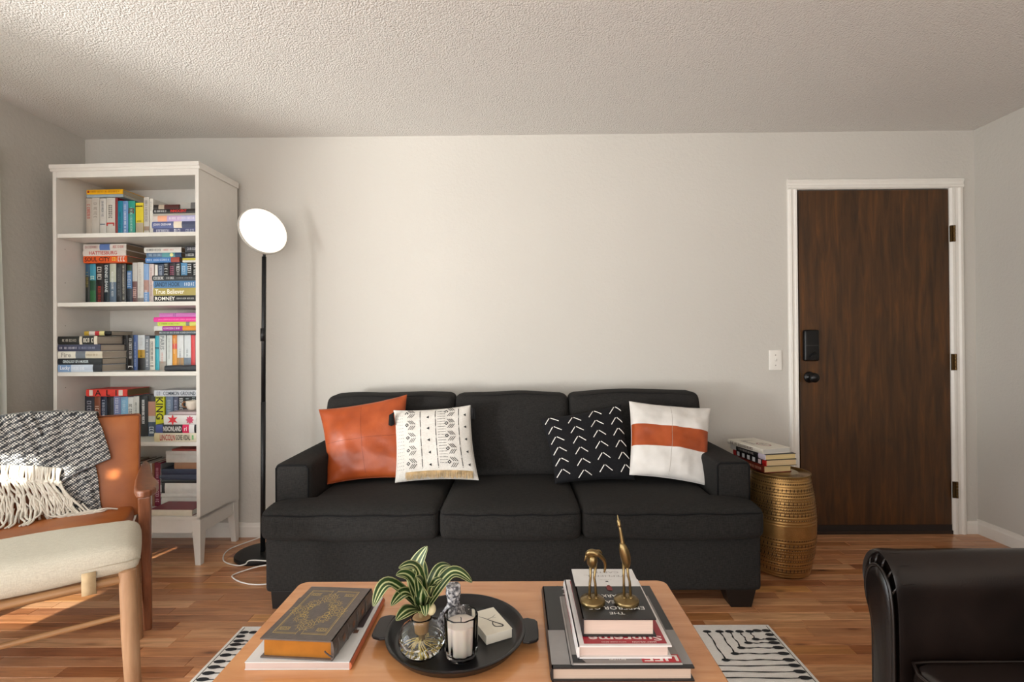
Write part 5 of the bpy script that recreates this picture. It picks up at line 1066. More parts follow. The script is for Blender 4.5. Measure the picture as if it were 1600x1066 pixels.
# ================================================================== BLACK LEATHER ARMCHAIR (right)
M_bl = leathermat('dark_brown_leather', [(.25, '110c0a'), (.5, '1c1411'), (.8, '261c18')], .27, 7, 240, .08)
bch = thing('armchair', 'dark brown rolled-arm leather chair at the right edge of the room', 'armchair', (1.4, .85, 0))
def armprof(y0, sg):
    pr = [(0, .06), (0, .32), (.001, .49), (.006, .56), (.018, .604), (.040, .630), (.066, .640), (.094, .631), (.114, .606), (.122, .574), (.115, .538), (.100, .508), (.090, .468), (.088, .37), (.089, .06)]
    return [(y0+sg*y, z) for y, z in pr]
def arm(y0, sg):
    b = MB(); pr = armprof(y0, sg); cy = y0+sg*.05
    n = len(pr); secs = []
    P = spline([(a, 0, z) for a, z in pr], 4); P = [(p.x, p.z) for p in P]
    for (x, k) in ((.870, .90), (.862, .95), (.860, .985), (.864, 1.0), (.875, 1.012), (.890, 1.004), (.92, 1.0), (1.3, 1.0), (1.70, 1.0)):
        secs.append([(x, cy+(p[0]-cy)*k, .36+(p[1]-.36)*(1-(1-k)*.4)) for p in P])
    vs = [q for s_ in secs for q in s_]; m = len(P)
    b.add(vs, [tuple(range(m)), tuple(range((len(secs)-1)*m, len(secs)*m))[::-1]]+[(j*m+i, j*m+(i+1) % m, (j+1)*m+(i+1) % m, (j+1)*m+i) for j in range(len(secs)-1) for i in range(m)])
    a_ = b.build('arm', M_bl, bch, smooth=True, angle=60)
    b = MB(); c = (cy, .33); Q = [(cy+(p[0]-cy)*.74, .30+(p[1]-.30)*.90) for p in P]; m = len(Q)
    b.add([(.858, q[0], q[1]) for q in Q]+[(.852, cy+(q[0]-cy)*.9, .32+(q[1]-.32)*.97) for q in Q]+[(.848, cy+(q[0]-cy)*.55, .33+(q[1]-.33)*.9) for q in Q],
          [(j*m+i, j*m+(i+1) % m, (j+1)*m+(i+1) % m, (j+1)*m+i) for j in range(2) for i in range(m)]+[tuple(range(2*m, 3*m))])
    b.build('front_panel', M_bl, a_, smooth=True)
    b = MB(); b.tube([(.856, q[0], q[1]) for q in Q], .0042, 8, closed=True); b.build('piping', M_bl, a_, smooth=True)
    b = MB()
    for k in range(14, 44, 4):
        q0 = Q[k]; p0 = P[k]; b.tube([(.858, q0[0], q0[1]), (.864, (q0[0]+p0[0])/2, (q0[1]+p0[1])/2), (.878, p0[0], p0[1]), (.905, p0[0], p0[1])], lambda t: .0035*(1-t)+.0004, 6)
    b.build('pleats', M_bl, a_, smooth=True)
arm(1.147, 1); arm(.40, -1)
b = MB(); b.soft(.885, 1.75, .42, 1.14, .09, .30, .03); b.build('base', M_bl, bch, smooth=True)
b = MB(); b.soft(.862, 1.62, .415, 1.135, .295, .435, .04, (.008, .004, .02)); sc = b.build('seat_cushion', M_bl, bch, smooth=True)
b = MB(); b.tube([(.864, .45+.65*i/10, .418) for i in range(11)]+[(.875, 1.128, .424)]+[(.92+.6*i/6, 1.132, .424) for i in range(7)], .004, 8); b.build('piping', M_bl, sc, smooth=True)
b = MB(); b.soft(1.62, 1.80, .42, 1.14, .30, .82, .06, (.02, 0, .01)); b.build('backrest', M_bl, bch, smooth=True)
for x in (.93, 1.68):
    for y in (.36, 1.17):
        b = MB(); z0_ = .0112 if x < 1 else 0; b.hexa([(x-.018, y-.018, z0_), (x+.018, y-.018, z0_), (x+.018, y+.018, z0_), (x-.018, y+.018, z0_)], [(x-.028, y-.028, .095), (x+.028, y-.028, .095), (x+.028, y+.028, .095), (x-.028, y+.028, .095)]); b.build('leg', paint('1d120c', .4), bch, bevel=.003)

# ================================================================== COFFEE TABLE
TZ = .420
ct = thing('coffee_table', 'honey-coloured pine coffee table on the rug before the sofa', 'coffee table', (-.105, 1.2, .0))
M_pine = wood('honey_pine', [(.2, 'b0713f'), (.42, 'c98a58'), (.6, 'd39763'), (.8, 'dba472')], 'X', .26, .8, .02, coat=.5, stretch=9)
def rrect(x0, x1, y0, y1, r, n=6):
    P = []
    for cx, cy, a0 in ((x1-r, y1-r, 0), (x0+r, y1-r, PI/2), (x0+r, y0+r, PI), (x1-r, y0+r, 3*PI/2)):
        for i in range(n+1): a = a0+PI/2*i/n; P.append((cx+r*math.cos(a), cy+r*math.sin(a)))
    return P
b = MB(); b.prism(rrect(-.657, .447, .86, 1.535, .028), 'z', TZ-.026, TZ); b.build('table_top', M_pine, ct, bevel=.004, segs=3)
b = MB(); b.box(-.60, .39, .92, .94, TZ-.09, TZ-.026); b.box(-.60, .39, 1.455, 1.475, TZ-.09, TZ-.026); b.box(-.60, -.58, .94, 1.455, TZ-.09, TZ-.026); b.box(.37, .39, .94, 1.455, TZ-.09, TZ-.026); b.build('apron', M_pine, ct, bevel=.002)
for x in (-.575, .365):
    for y in (.945, 1.45):
        b = MB(); b.hexa([(x-.018, y-.018, .0105), (x+.018, y-.018, .0105), (x+.018, y+.018, .0105), (x-.018, y+.018, .0105)], [(x-.027, y-.027, TZ-.026), (x+.027, y-.027, TZ-.026), (x+.027, y+.027, TZ-.026), (x-.027, y+.027, TZ-.026)]); b.build('leg', M_pine, ct, bevel=.003)
T0 = TZ+.0005
def flat_book(name, label, x0, x1, y0, y1, z0, z1, rz, cov, pages, spine_right=False, t=.0025, inset=.004, hard=True, group='books on the coffee table', boards=None):
    """spine on the -x side (or +x); returns root (mesh) with local frame at its (x0,y0) corner"""
    root = MB(); W, D, H = x1-x0, y1-y0, z1-z0
    root.box(0, W, 0, D, 0, t, 0); root.box(0, W, 0, D, H-t, H, 0)
    m = 6; xs_ = [(-.004*math.sin(PI*i/m), t*.0+H*i/m) for i in range(m+1)]
    F = (lambda x: W-x) if spine_right else (lambda x: x)
    poly = [(F(x), z) for x, z in xs_]+[(F(t), H), (F(t), 0)]
    root.prism([(p[0], p[1]) for p in poly], 'y', 0, D, 1 if boards else 0)
    o = root.build(name, [cov]+([boards] if boards else []), None, local=True)
    o.location = (x0, y0, z0); o.rotation_euler = (0, 0, rz); o.matrix_basis = Matrix.Translation((x0, y0, z0)) @ Matrix.Rotation(rz, 4, 'Z')
    tag(o, label, 'book', group)
    p = MB()
    if spine_right: p.box(inset, W-t, inset, D-inset, t, H-t)
    else: p.box(t, W-inset, inset, D-inset, t, H-t)
    p.build('page_block', pages, o, local=True)
    return o, W, D, H
# left pair
o, W, D, H = flat_book('book', 'large white and grey art book with an orange spine, under the ornate one', -.605, -.371, 1.118, 1.402, T0, T0+.017, 0, paint('d9d8d6', .3, var=.02), page_mat('c9b4aa'), True, .0015, .001, boards=paint('c06a48', .4))
b = MB(); put_poly(b, [(.0, .135), (W-.012, .135), (W-.012, D), (0, D)], (0, 0, H), (1, 0, 0), (0, 1, 0), 0); put_poly(b, [(.15, .12), (W-.022, .12), (W-.03, .15), (.16, .17), (.15, .15)], (0, 0, H+.0002), (1, 0, 0), (0, 1, 0), 1)
put_poly(b, [(W-.03, .11), (W-.018, .11), (W-.018, .125), (W-.03, .125)], (0, 0, H+.0003), (1, 0, 0), (0, 1, 0), 2)
b.build('cover_photo', [paint('4a3f42', .35, var=.2, scale=12), paint('8d8784', .4, var=.2, scale=20), paint('6a4a3c', .4)], o, local=True)['kind'] = 'stuff'
M_orn = paint('5c534e', .38, var=.14, scale=60, bmp=.3, bscale=150)
z0 = T0+.0176
o, W, D, H = flat_book('book', 'thick ornate dark book with gilt lattice cover and gilt page edges', -.578, -.4105, 1.133, 1.375, z0, z0+.044, R(-4.5), M_orn, paint('b0732a', .35, .55, var=.1), True, .003, .006)
M_gold = paint('cbb06a', .45, .25, var=.12)
b = MB(); zt = (0, 0, H)
def gline(p, q, w):
    d = Vector((q[0]-p[0], q[1]-p[1])).normalized(); n = Vector((-d.y, d.x))*w/2
    put_poly(b, [(p[0]-n.x, p[1]-n.y), (q[0]-n.x, q[1]-n.y), (q[0]+n.x, q[1]+n.y), (p[0]+n.x, p[1]+n.y)][::1], zt, (1, 0, 0), (0, 1, 0), 0)
def gpoly(P, w, closed=True):
    for i in range(len(P)-(0 if closed else 1)): gline(P[i], P[(i+1) % len(P)], w)
def gmap(u, v): return (.006+(W-.024)*u, .008+(D-.016)*v)
for e_, w in ((.05, .0016), (.075, .0007)):
    gpoly([gmap(e_+.02, .03+e_*.7), gmap(.455, .03+e_*.7)], w, False); gpoly([gmap(.545, .03+e_*.7), gmap(1-e_, .03+e_*.7), gmap(1-e_, .97-e_*.7), gmap(.545, .97-e_*.7)], w, False); gpoly([gmap(.455, .97-e_*.7), gmap(e_+.02, .97-e_*.7), gmap(e_+.02, .03+e_*.7)], w, False)
for s_ in (.455, .545): gpoly([gmap(s_, .05), gmap(s_, .16)], .0009, False); gpoly([gmap(s_, .84), gmap(s_, .95)], .0009, False)
for (u, v) in ((.2, .15), (.82, .15), (.2, .85), (.82, .85)):
    cx, cy = gmap(u, v)
    for k in (.006, .003): gpoly([(cx-k*1.3, cy-k), (cx+k*1.3, cy-k), (cx+k*1.3, cy+k), (cx-k*1.3, cy+k)], .0012)
    for sg in (-1, 1): gline((cx+sg*.011, cy-.007), (cx+sg*.011, cy+.007), .0012)
cx0, cy0 = gmap(.5, .5)
def ring(cx, cy, r, n=10, w=.0011):
    gpoly([(cx+r*math.cos(2*PI*i/n), cy+r*math.sin(2*PI*i/n)) for i in range(n)], w)
    for i in range(n): a = 2*PI*i/n; gline((cx+r*math.cos(a), cy+r*math.sin(a)), (cx+r*1.35*math.cos(a+.25), cy+r*1.35*math.sin(a+.25)), w*.9)
for i in range(4):
    a = PI/2*i; ax, ay = math.cos(a)*W*.28, math.sin(a)*D*.26
    for r in (.019, .012, .006): ring(cx0+ax, cy0+ay, r)
for i in range(4):
    a = PI/4+PI/2*i; ax, ay = math.cos(a)*W*.23, math.sin(a)*D*.2
    for r in (.014, .008): ring(cx0+ax, cy0+ay, r)
    for q_ in (.35, .7): ring(cx0+ax*(1+.0), cy0+ay*q_, .006, 8)
b.build('gilt_pattern', M_gold, o, local=True)['kind'] = 'stuff'
for v in (.10, .32, .55, .78):
    b = MB(); b.prism([(W+.002-.0*0, .001), (W+.0068, H*.3), (W+.0068, H*.7), (W+.002, H-.001)], 'y', D*v, D*v+.006); b.build('raised_band', M_orn, o, local=True)
b = MB()
for v in (.2, .43, .66): put_poly(b, star_pts(6, 0, 0, .011, .5), (W+.0045, D*(v+.02), H/2), (0, 1, 0), (0, 0, 1), 0, .0006)
b.build('spine_gilding', paint('8a5a3a', .4, .5), o, local=True)
b = MB()
b.tube(spline([(W*.9, -.001, H*.5), (W*.93, -.004, H*.45), (W+.004, -.008, H*.3)], 5), .0016, 6); b.build('ribbon', paint('3a3434', .7), o, local=True)
# right pile
g = 'books piled at the right of the coffee table'
zb = T0
o, W, D, H = flat_book('book', 'largest black and grey coffee table book, bottom of the right pile', .072, .374, 1.076, 1.436, zb, zb+.030, 0, paint('1d1d1f', .35), page_mat('d2bba8'), False, .003, .006, group=g)
b = MB(); put_poly(b, [(0, .010), (W, .010), (W, .140), (0, .140)], (0, 0, H), (1, 0, 0), (0, 1, 0), 0)
put_poly(b, [(.040, .012), (.0425, .012), (.0425, D), (.040, D)], (0, 0, H+.0003), (1, 0, 0), (0, 1, 0), 1)
b.build('cover_print', [paint('8f8c8a', .4, var=.05), paint('39383a', .5)], o, local=True)['kind'] = 'stuff'
b = MB(); put_text(b, 'WOMEN', (.052, .36, H), (0, -1, 0), (1, 0, 0), .23, .05, 0, .01, .0006); b.build('cover_lettering', paint('e8e6e2', .5), o, local=True)['kind'] = 'stuff'
zb += .0305
o, W, D, H = flat_book('magazine', 'thin red and grey magazine peeking out under the red book', .118, .352, 1.083, 1.37, zb, zb+.004, 0, paint('87817d', .4), page_mat('d8d0c8'), False, .0008, .001, group=g)
o['category'] = 'magazine'; del o['group']
b = MB(); put_poly(b, [(W-.085, .002), (W-.002, .002), (W-.002, .030), (W-.085, .030)], (0, 0, H), (1, 0, 0), (0, 1, 0), 0); put_poly(b, [(.0, .002), (.028, .002), (.012, .03), (0, .03)], (0, 0, H), (1, 0, 0), (0, 1, 0), 2)
put_text(b, 'LIFE', (W-.006, .026, H), (-1, 0, 0), (0, -1, 0), .074, .020, 1, .02, .0006); put_text(b, 'INCLUDES', (.115, .016, H), (-1, 0, 0), (0, -1, 0), .036, .006, 1, .01, .0006)
b.build('cover_print', [paint('b5202c', .4), paint('e6dfd8', .5), paint('1b1b1d', .5)], o, local=True)['kind'] = 'stuff'
zb += .0045
o, W, D, H = flat_book('book', 'white-edged crimson hardcover in the right pile, under the black one', .1305, .333, 1.098, 1.404, zb, zb+.028, 0, paint('e4dfdc', .35, var=.02), page_mat('dcc4b8'), False, .003, .007, group=g)
b = MB(); put_poly(b, [(.014, .007), (W-.008, .007), (W-.008, D-.008), (.014, D-.008)], (0, 0, H), (1, 0, 0), (0, 1, 0), 0)
put_text(b, 'Supreme', (W-.014, .041, H), (-1, 0, 0), (0, -1, 0), .162, .0235, 1, .02, .0006)
put_text(b, 'MARY WILSON', (W-.030, .0155, H), (-1, 0, 0), (0, -1, 0), .052, .0055, 1, .005, .0006); put_text(b, 'WITH MARK BEGO', (W-.095, .015, H), (-1, 0, 0), (0, -1, 0), .055, .004, 1, .0, .0006)
b.build('cover_print', [paint('a01e30', .35), paint('ecdcd8', .5)], o, local=True)['kind'] = 'stuff'
b = MB(); put_marks(b, (-.0045, D*.9, .008), (0, -1, 0), (0, 0, 1), .2, .012, 0, 5); b.build('spine_lettering', paint('a01e30', .5), o, local=True)
zb += .0285
o, W, D, H = flat_book('book', 'black and white hardcover novel on top of the right pile under the cranes', .145, .3085, 1.131, 1.378, zb, zb+.040, R(-.5), paint('17171a', .35), page_mat('dcc4b4'), False, .003, .006, group=g)
b = MB(); put_poly(b, [(0, .150), (W, .150), (W, D), (0, D)], (0, 0, H), (1, 0, 0), (0, 1, 0), 0)
for s_, y_, x1_, w_, h_ in (('THE', .022, .098, .034, .0095), ('EMPEROR OF', .045, .148, .128, .014), ('OCEAN', .073, .118, .070, .014), ('PARK', .101, .104, .046, .014)):
    put_text(b, s_, (x1_, y_+h_/2, H), (-1, 0, 0), (0, -1, 0), w_, h_, 1, .004, .0007)
put_text(b, 'STEPHEN L.', (W-.016, .205+.006, H), (-1, 0, 0), (0, -1, 0), .118, .010, 2, 0, .0007); put_text(b, 'CARTER', (W-.04, .226+.006, H), (-1, 0, 0), (0, -1, 0), .078, .010, 2, 0, .0007)
put_text(b, 'A NOVEL', (.098, .186, H), (-1, 0, 0), (0, -1, 0), .032, .004, 2, 0, .0007)
# little chess-piece picture in the middle of the cover
put_poly(b, [(.078, .128), (.090, .128), (.091, .146), (.086, .156), (.0825, .156), (.077, .146)], (0, 0, H+.0003), (1, 0, 0), (0, 1, 0), 3, .0005)
put_poly(b, [(.0825, .156), (.0855, .156), (.0850, .172), (.0825, .172)], (0, 0, H+.0003), (1, 0, 0), (0, 1, 0), 1, .0006)
put_poly(b, [(.080, .172), (.088, .172), (.087, .178), (.081, .178)], (0, 0, H+.0003), (1, 0, 0), (0, 1, 0), 4, .0006)
b.build('cover_print', [paint('dfddda', .35, var=.02), paint('e8e6e0', .5), paint('a39d98', .5), paint('7a2a2a', .5), paint('2a2a2c', .5)], o, local=True)['kind'] = 'stuff'
ztop = zb+.040

# ---- brass cranes
M_cr = paint('8a7650', .3, .9, var=.15, scale=40, bmp=.15, bscale=220)
def crane_base(root, x, y, z):
    b = MB(); b.lathe([(0, 0), (.0285, 0), (.0295, .003), (.0295, .007), (.027, .010), (.022, .011), (.020, .0135), (.008, .0145), (0, .015)], (x, y, z), 36); b.build('base', M_cr, root, smooth=True, angle=50)
x, y, z = .1775, 1.20, ztop+.0006
c1 = thing('crane_figurine', 'small brass crane with its head bent down on the book pile', 'figurine', (x, y, z)); crane_base(c1, x, y, z)
for dx in (-.0075, .0085):
    b = MB(); b.tube([(x+dx, y-.002, z+.013), (x+dx*.8, y-.001, z+.045), (x+dx*.55, y, z+.058), (x+dx*.8+.002, y, z+.092)], lambda t: .0036-.0008*math.sin(PI*t), 8); b.ball((x+dx, y-.003, z+.015), (.006, .009, .003), 10, 6); b.build('leg', M_cr, c1, smooth=True)
b = MB(); b.ball((0, 0, 0), (.013, .020, .019), 20, 14); b.v = [(x+.000+p[0], y+p[1]-p[2]*.3, z+.100+p[2]*1.05) for p in b.v]; b.build('body', M_cr, c1, smooth=True)
b = MB(); b.tube(spline([(x-.006, y-.008, z+.108), (x-.012, y-.014, z+.120), (x-.004, y-.018, z+.127), (x+.010, y-.018, z+.122), (x+.024, y-.014, z+.108), (x+.029, y-.012, z+.092), (x+.026, y-.012, z+.076)], 6), lambda t: .0066*(1-t)**.6+.0012 if t > .5 else .0055+.0018*math.sin(PI*t), 10); b.build('neck', M_cr, c1, smooth=True)
b = MB(); b.tube(spline([(x-.002, y-.010, z+.120), (x-.014, y-.014, z+.118), (x-.020, y-.014, z+.104)], 5), lambda t: .006*(1-t)+.001, 8); b.tube(spline([(x+.004, y, z+.118), (x+.016, y, z+.122), (x+.024, y, z+.116)], 5), lambda t: .005*(1-t)+.001, 8); b.build('wings', M_cr, c1, smooth=True)
x = .2575
c2 = thing('crane_figurine', 'tall brass crane stretching its neck straight up on the book pile', 'figurine', (x, y, z)); crane_base(c2, x, y, z)
for dx in (-.0055, .010):
    b = MB(); b.tube([(x+dx, y-.002, z+.013), (x+dx*.9-.001, y-.001, z+.05), (x+dx*.7-.002, y, z+.062), (x+dx*.5-.003, y, z+.092)], lambda t: .0036-.0008*math.sin(PI*t), 8); b.ball((x+dx, y-.003, z+.015), (.006, .009, .003), 10, 6); b.build('leg', M_cr, c2, smooth=True)
b = MB(); b.tube(spline([(x+.003, y+.004, z+.082), (x+.001, y, z+.095), (x-.003, y-.002, z+.115), (x-.008, y-.004, z+.132), (x-.010, y-.004, z+.142)], 6), lambda t: .0045+.0085*math.sin(PI*(t*.9+.05))**1.2*(1-.25*t), 12); b.build('body', M_cr, c2, smooth=True)
b = MB(); b.tube(spline([(x-.0075, y-.004, z+.130), (x-.010, y-.004, z+.150), (x-.0135, y-.004, z+.172), (x-.015, y-.003, z+.180), (x-.0175, y, z+.196), (x-.019, y+.002, z+.206)], 6), lambda t: .0048*(1-t)+.0009+(.002 if .62 < t < .78 else 0), 10); b.build('neck', M_cr, c2, smooth=True)

# ---- tray
TX, TY = -.150, 1.236
M_tray = paint('1b1a1b', .34, .25, var=.1)
ty = thing('tray', 'round black tray with two handles on the coffee table', 'tray', (TX, TY, T0))
b = MB(); b.lathe([(0, .0), (.140, .0), (.152, .003), (.166, .020), (.1690, .0225), (.1690, .0255), (.165, .0265), (.160, .0235), (.148, .0070), (.142, .0055), (0, .0052)], (TX, TY, T0), 96); b.build('dish', M_tray, ty, smooth=True, angle=60)
for sg in (-1, 1):
    P = []
    for i in range(9): a = R(-17+34*i/8); P.append((.168*math.cos(a), .168*math.sin(a)))
    P += [(.176, .052), (.188, .047), (.194, .044), (.199, .036), (.2005, 0), (.199, -.036), (.194, -.044), (.188, -.047), (.176, -.052)]
    b = MB(); b.prism([(TX+sg*p[0], TY+p[1]-.008*sg) for p in P], 'z', T0+.0195, T0+.0262); b.build('handle', M_tray, ty, bevel=.0022, segs=3)
zt = T0+.0058
# ---- glass vase, water, roots, plant
def glassmat(name, colr=(1, 1, 1), rough=.0, ior=1.45, alpha=.12):
    m, nt, b_ = newmat(name); b_.inputs['Base Color'].default_value = (*colr, 1); b_.inputs['Transmission Weight'].default_value = 1; b_.inputs['Roughness'].default_value = rough; b_.inputs['IOR'].default_value = ior; return m
M_glass = glassmat('clear_glass', ior=1.3); M_water = glassmat('water', (.97, .98, .95), 0, 1.2); M_smoke = glassmat('smoked_glass', (.90, .89, .88), .01, 1.3)
vx, vy = -.2205, 1.162
va = thing('vase', 'round clear glass vase of water with plant roots on the black tray', 'vase', (vx, vy, zt))
ou = [(.024, 0), (.034, .003), (.048, .018), (.0535, .036), (.052, .052), (.042, .068), (.028, .077), (.023, .081), (.0235, .088)]
inn = [(.0225, .088), (.0220, .081), (.0272, .0762), (.0412, .0672), (.0510, .052), (.0525, .036), (.0470, .0187), (.0335, .0042), (0, .0015)]
b = MB(); b.lathe([(0, 0)]+ou+inn, (vx, vy, zt), 48); b.build('glass', M_glass, va, smooth=True)
b = MB(); b.lathe([(0, .0017), (.0333, .0044), (.0468, .0189), (.0522, .034), (.0522, .037), (0, .037)], (vx, vy, zt), 48); b.build('water', M_water, va, smooth=True, angle=60)
b = MB(); b.lathe([(.0135, .052), (.0155, .053), (.0175, .072), (.0205, .086), (.0190, .088), (.0150, .088)], (vx, vy, zt), 32); b.build('collar', paint('94744d', .5, var=.1), va, smooth=True)
pl = thing('dracaena_plant', 'striped green and cream leafy cutting growing from the glass vase', 'plant', (vx, vy, zt+.09))
b = MB(); b.tube([(vx, vy, zt+.028), (vx, vy, zt+.06), (vx+.002, vy, zt+.125)], .0075, 10); b.build('stem', paint('6d5a35', .7, var=.2), pl, smooth=True)
b = MB(); b.ball((vx+.021, vy+.008, zt+.100), (.011, .010, .014), 16, 10); b.build('bulb', paint('e0d3a8', .4), pl, smooth=True)
b = MB(); rg = random.Random(2)
for i in range(46):
    a = rg.uniform(0, 2*PI); r_ = rg.uniform(.02, .043); z1 = zt+rg.uniform(.008, .030)
    b.tube(spline([(vx, vy, zt+.034+rg.uniform(-.006, .008)), (vx+r_*.5*math.cos(a), vy+r_*.5*math.sin(a), zt+.031+rg.uniform(-.008, .004)), (vx+r_*math.cos(a+.3), vy+r_*math.sin(a+.3), z1)], 4), .0011, 4)
b.build('roots', paint('d8c070', .7, var=.2), pl)['kind'] = 'stuff'
def leafmat():
    m, nt, b_ = newmat('striped_leaf'); at = N(nt, 'ShaderNodeUVMap'); sp = N(nt, 'ShaderNodeSeparateXYZ'); nt.links.new(at.outputs[0], sp.inputs[0])
    r = ramp(nt, sp.outputs[0], [(0, 'a9ad74'), (.05, 'b9bc86'), (.08, '1f3816'), (.27, '2c4a1e'), (.31, 'cdd09c'), (.37, 'cdd09c'), (.41, '36551f'), (.5, '1f3816'), (.59, '36551f'), (.63, 'cdd09c'), (.69, 'cdd09c'), (.73, '2c4a1e'), (.92, '1f3816'), (.95, 'b9bc86'), (1, 'a9ad74')])
    nt.links.new(r.outputs[0], b_.inputs['Base Color']); b_.inputs['Roughness'].default_value = .33; b_.inputs['Subsurface Weight'].default_value = 0; return m
M_leaf = leafmat()
base = Vector((vx+.004, vy, zt+.100))
LV = [((-.2321, 1.16, .6152), (-.2068, 1.165, .6737), .019), ((-.2261, 1.13, .6359), (-.2577, 1.10, .6523), .013), ((-.2427, 1.14, .6099), (-.2682, 1.12, .6278), .015), ((-.2788, 1.10, .6180), (-.3024, 1.06, .5900), .014),
      ((-.2457, 1.12, .5867), (-.2674, 1.07, .5860), .014), ((-.2325, 1.09, .5644), (-.2519, 1.05, .566), .015), ((-.1854, 1.19, .6040), (-.1591, 1.22, .6040), .013), ((-.1527, 1.17, .6079), (-.1049, 1.18, .5833), .014),
      ((-.1915, 1.19, .582), (-.1842, 1.21, .562), .012), ((-.2100, 1.125, .5950), (-.2190, 1.10, .632), .019), ((-.1905, 1.13, .5900), (-.1820, 1.11, .6080), .012), ((-.186, 1.14, .597), (-.170, 1.15, .6050), .010),
      ((-.225, 1.195, .60), (-.235, 1.22, .625), .012), ((-.205, 1.12, .560), (-.200, 1.10, .548), .010)]
for (m_, t_, w_) in LV:
    P = spline([base, Vector(m_), Vector(t_)], 10); n = len(P); vs = []; uv = []; fs = []
    ax = (Vector(t_)-base).normalized()
    for i, p in enumerate(P):
        d = (P[min(i+1, n-1)]-P[max(i-1, 0)]).normalized()
        toc = (Vector((0, 0, 1.14))-p).normalized(); toc = (toc*.55+Vector((0, 0, 1))*.7).normalized()
        s_ = d.cross(toc); s_ = s_.normalized() if s_.length > 1e-4 else Vector((1, 0, 0)); nn = s_.cross(d).normalized()
        t = i/(n-1); ww = w_*(math.sin(PI*min(1, (t*.86+.14)))**.8)*(1 if t < .98 else .3)*1.12+.0006
        for k in range(7):
            u = -1+2*k/6; vs.append(p+s_*u*ww+nn*(abs(u)**1.5*ww*.35)); uv.append((k/6, t))
    for i in range(n-1):
        for k in range(6): fs.append((i*7+k, i*7+k+1, (i+1)*7+k+1, (i+1)*7+k))
    b = MB(); b.v = [tuple(q) for q in vs]; b.f = fs; b.m = [0]*len(fs); o = b.build('leaf', M_leaf, pl, smooth=True)
    ul = o.data.uv_layers.new(name='uv')
    for l in o.data.loops: ul.data[l.index].uv = uv[l.vertex_index]
    md = o.modifiers.new('thick', 'SOLIDIFY'); md.thickness = .0006
# ---- candle
cx, cy = -.1295, 1.158
cd = thing('candle', 'white candle in a fluted smoky glass tumbler on the black tray', 'candle', (cx, cy, zt))
fl = lambda a, z: 1+.022*math.cos(10*a) if z > .006 else 1
b = MB(); b.lathe([(0, 0), (.031, 0), (.0345, .004), (.0370, .014), (.0385, .094), (.0380, .0965), (.0362, .0965), (.0352, .092), (.0335, .014), (.030, .010), (0, .009)], (cx, cy, zt), 120, rf=fl); b.build('tumbler', M_smoke, cd, smooth=True)
wm, nt, wb = newmat('wax'); wb.inputs['Base Color'].default_value = lin('f2e8dc'); wb.inputs['Roughness'].default_value = .5; wb.inputs['Subsurface Weight'].default_value = .3; wb.inputs['Subsurface Radius'].default_value = (.02, .012, .006)
b = MB(); b.lathe([(0, .0102), (.0295, .0108), (.0328, .016), (.0338, .076), (.030, .0775), (0, .077)], (cx, cy, zt), 120, rf=fl); b.build('wax', wm, cd, smooth=True, angle=60)
b = MB(); b.tube([(cx, cy, zt+.076), (cx+.0005, cy, zt+.084), (cx-.0005, cy, zt+.088)], .0009, 6); b.build('wick', paint('2a2420', .9), cd)
# ---- matchbox-like white box
bx = thing('box', 'small cream box with a black branch drawing on the black tray', 'box', (-.068, 1.262, zt), R(-63))
b = MB(); b.box(-.055, .055, -.035, .033, 0, .0215); bb = b.build('carton', paint('dfd9ca', .5, var=.02), bx, local=True, bevel=.0012)
b = MB(); b.box(-.0555, .0555, -.0355, .0335, .0212, .0225); b.build('lid', paint('e2dccb', .5, var=.02), bx, local=True)
b = MB(); kk = paint('2a2926', .6)
def bz(pts, w0, w1):
    P = spline([(p[0], p[1], .0227) for p in pts], 6); n = len(P); vs = []
    for i, p in enumerate(P):
        d = (P[min(i+1, n-1)]-P[max(i-1, 0)]).normalized(); s_ = Vector((-d.y, d.x, 0)); w = w0+(w1-w0)*i/(n-1); vs += [p+s_*w, p-s_*w]
    b.add(vs, [(2*i, 2*i+1, 2*i+3, 2*i+2) for i in range(n-1)])
bz([(-.030, -.018), (-.012, -.006), (.006, .004), (.030, .020)], .0006, .0022); bz([(.006, .004), (.018, -.001), (.030, .002), (.036, .018)], .0012, .002); bz([(-.010, -.004), (-.012, .010), (-.020, .022)], .0008, .0004); bz([(-.012, .010), (-.006, .018)], .0005, .0003); bz([(.036, .018), (.030, .020)], .002, .002)
b.build('branch_drawing', kk, bx, local=True)
# ---- stone figurine
fx, fy = -.155, 1.222
fg = thing('stone_figurine', 'small mottled grey stone figure standing behind the candle', 'figurine', (fx, fy, zt))
stn, nt, sb = newmat('mottled_stone'); co = coords(nt)
n1 = N(nt, 'ShaderNodeTexNoise'); n1.inputs['Scale'].default_value = 140; n1.inputs['Detail'].default_value = 5; nt.links.new(co, n1.inputs['Vector'])
r1 = ramp(nt, n1.outputs[0], [(.38, '4a4a4e'), (.48, '8f8e92'), (.58, 'c9c7c8'), (.7, 'dedcdc')]); nt.links.new(r1.outputs[0], sb.inputs['Base Color']); bump(nt, sb, n1.outputs[0], .8, .003); sb.inputs['Roughness'].default_value = .8
def stone(name, prof, sc=(1, 1), rf=None, off=(0, 0)):
    b = MB(); b.lathe(prof, (0, 0, 0), 48, rf=rf); vs = []
    for p in b.v:
        q = Vector((fx+off[0]+p[0]*sc[0], fy+off[1]+p[1]*sc[1], zt+p[2])); nz = noise.noise(q*170)*.0014; vs.append((q.x+nz, q.y+nz, q.z+nz*.4))
    b.v = vs; return b.build(name, stn, fg, smooth=True)
stone('body', [(0, 0), (.027, 0), (.030, .004), (.029, .020), (.030, .040), (.0295, .056), (.024, .070), (.0165, .080), (.0145, .090), (0, .092)], (1, .75), lambda a, z: 1+.05*math.cos(5*a+z*60))
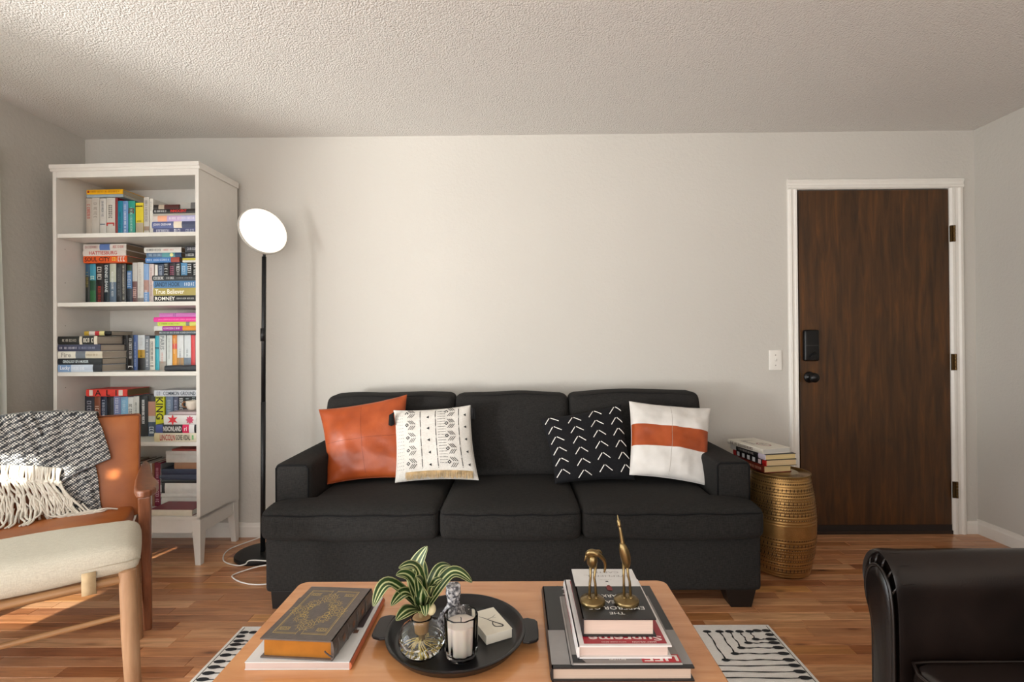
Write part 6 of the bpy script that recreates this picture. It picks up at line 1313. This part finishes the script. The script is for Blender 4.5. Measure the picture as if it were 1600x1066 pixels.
stone('head', [(0, .084), (.010, .086), (.0145, .094), (.0155, .103), (.0145, .112), (.011, .117), (0, .118)], (1, .9), lambda a, z: 1+.03*math.cos(3*a))
stone('headdress', [(0, .108), (.0165, .108), (.0172, .113), (.0160, .124), (.0172, .129), (.0150, .1325), (0, .132)], (1, .85), lambda a, z: 1+.07*abs(math.cos(3*a)))
b = MB(); b.ball((fx, fy-.0145, zt+.100), (.0025, .003, .004), 10, 8)
for dx in (-.0055, .0055): b.ball((fx+dx, fy-.0125, zt+.105), (.003, .002, .0014), 8, 6)
b.ball((fx, fy-.0130, zt+.0935), (.0045, .002, .0012), 8, 6); b.build('face', stn, fg, smooth=True)
b = MB()
for sg in (-1, 1): b.tube(spline([(fx+sg*.024, fy-.004, zt+.064), (fx+sg*.030, fy-.012, zt+.048), (fx+sg*.018, fy-.024, zt+.040), (fx+sg*.003, fy-.026, zt+.046)], 5), lambda t: .0065-.002*t, 10)
b.build('arms', stn, fg, smooth=True)

# ================================================================== OUTSIDE THE WINDOW (out of frame): added gobo whose gaps cut the sun into patches
holes = [(-3.26, -3.105, 1.685, 1.82), (-3.064, -3.022, 1.70, 1.78), (-2.964, -2.926, 1.715, 1.768), (-3.34, -3.03, 1.10, 1.205), (-3.204, -3.174, 1.29, 1.40), (-3.248, -3.230, 1.29, 1.37), (-3.09, -3.03, 1.425, 1.475)]
xs_ = sorted({-3.9, -2.62, *[h[0] for h in holes], *[h[1] for h in holes]}); zs_ = sorted({-.3, 3.9, *[h[2] for h in holes], *[h[3] for h in holes]})
b = MB()
for i in range(len(xs_)-1):
    for j in range(len(zs_)-1):
        mx_, mz_ = (xs_[i]+xs_[i+1])/2, (zs_[j]+zs_[j+1])/2
        if not any(h[0] < mx_ < h[1] and h[2] < mz_ < h[3] for h in holes): b.box(xs_[i], xs_[i+1], -1.52, -1.48, zs_[j], zs_[j+1])
struct('sun_gobo', b, paint('8c8174', .8))
b = MB(); b.box(-9, XL-.12, -6, 5, -.3, -.1); struct('balcony_floor', b, paint('8f8a82', .9))
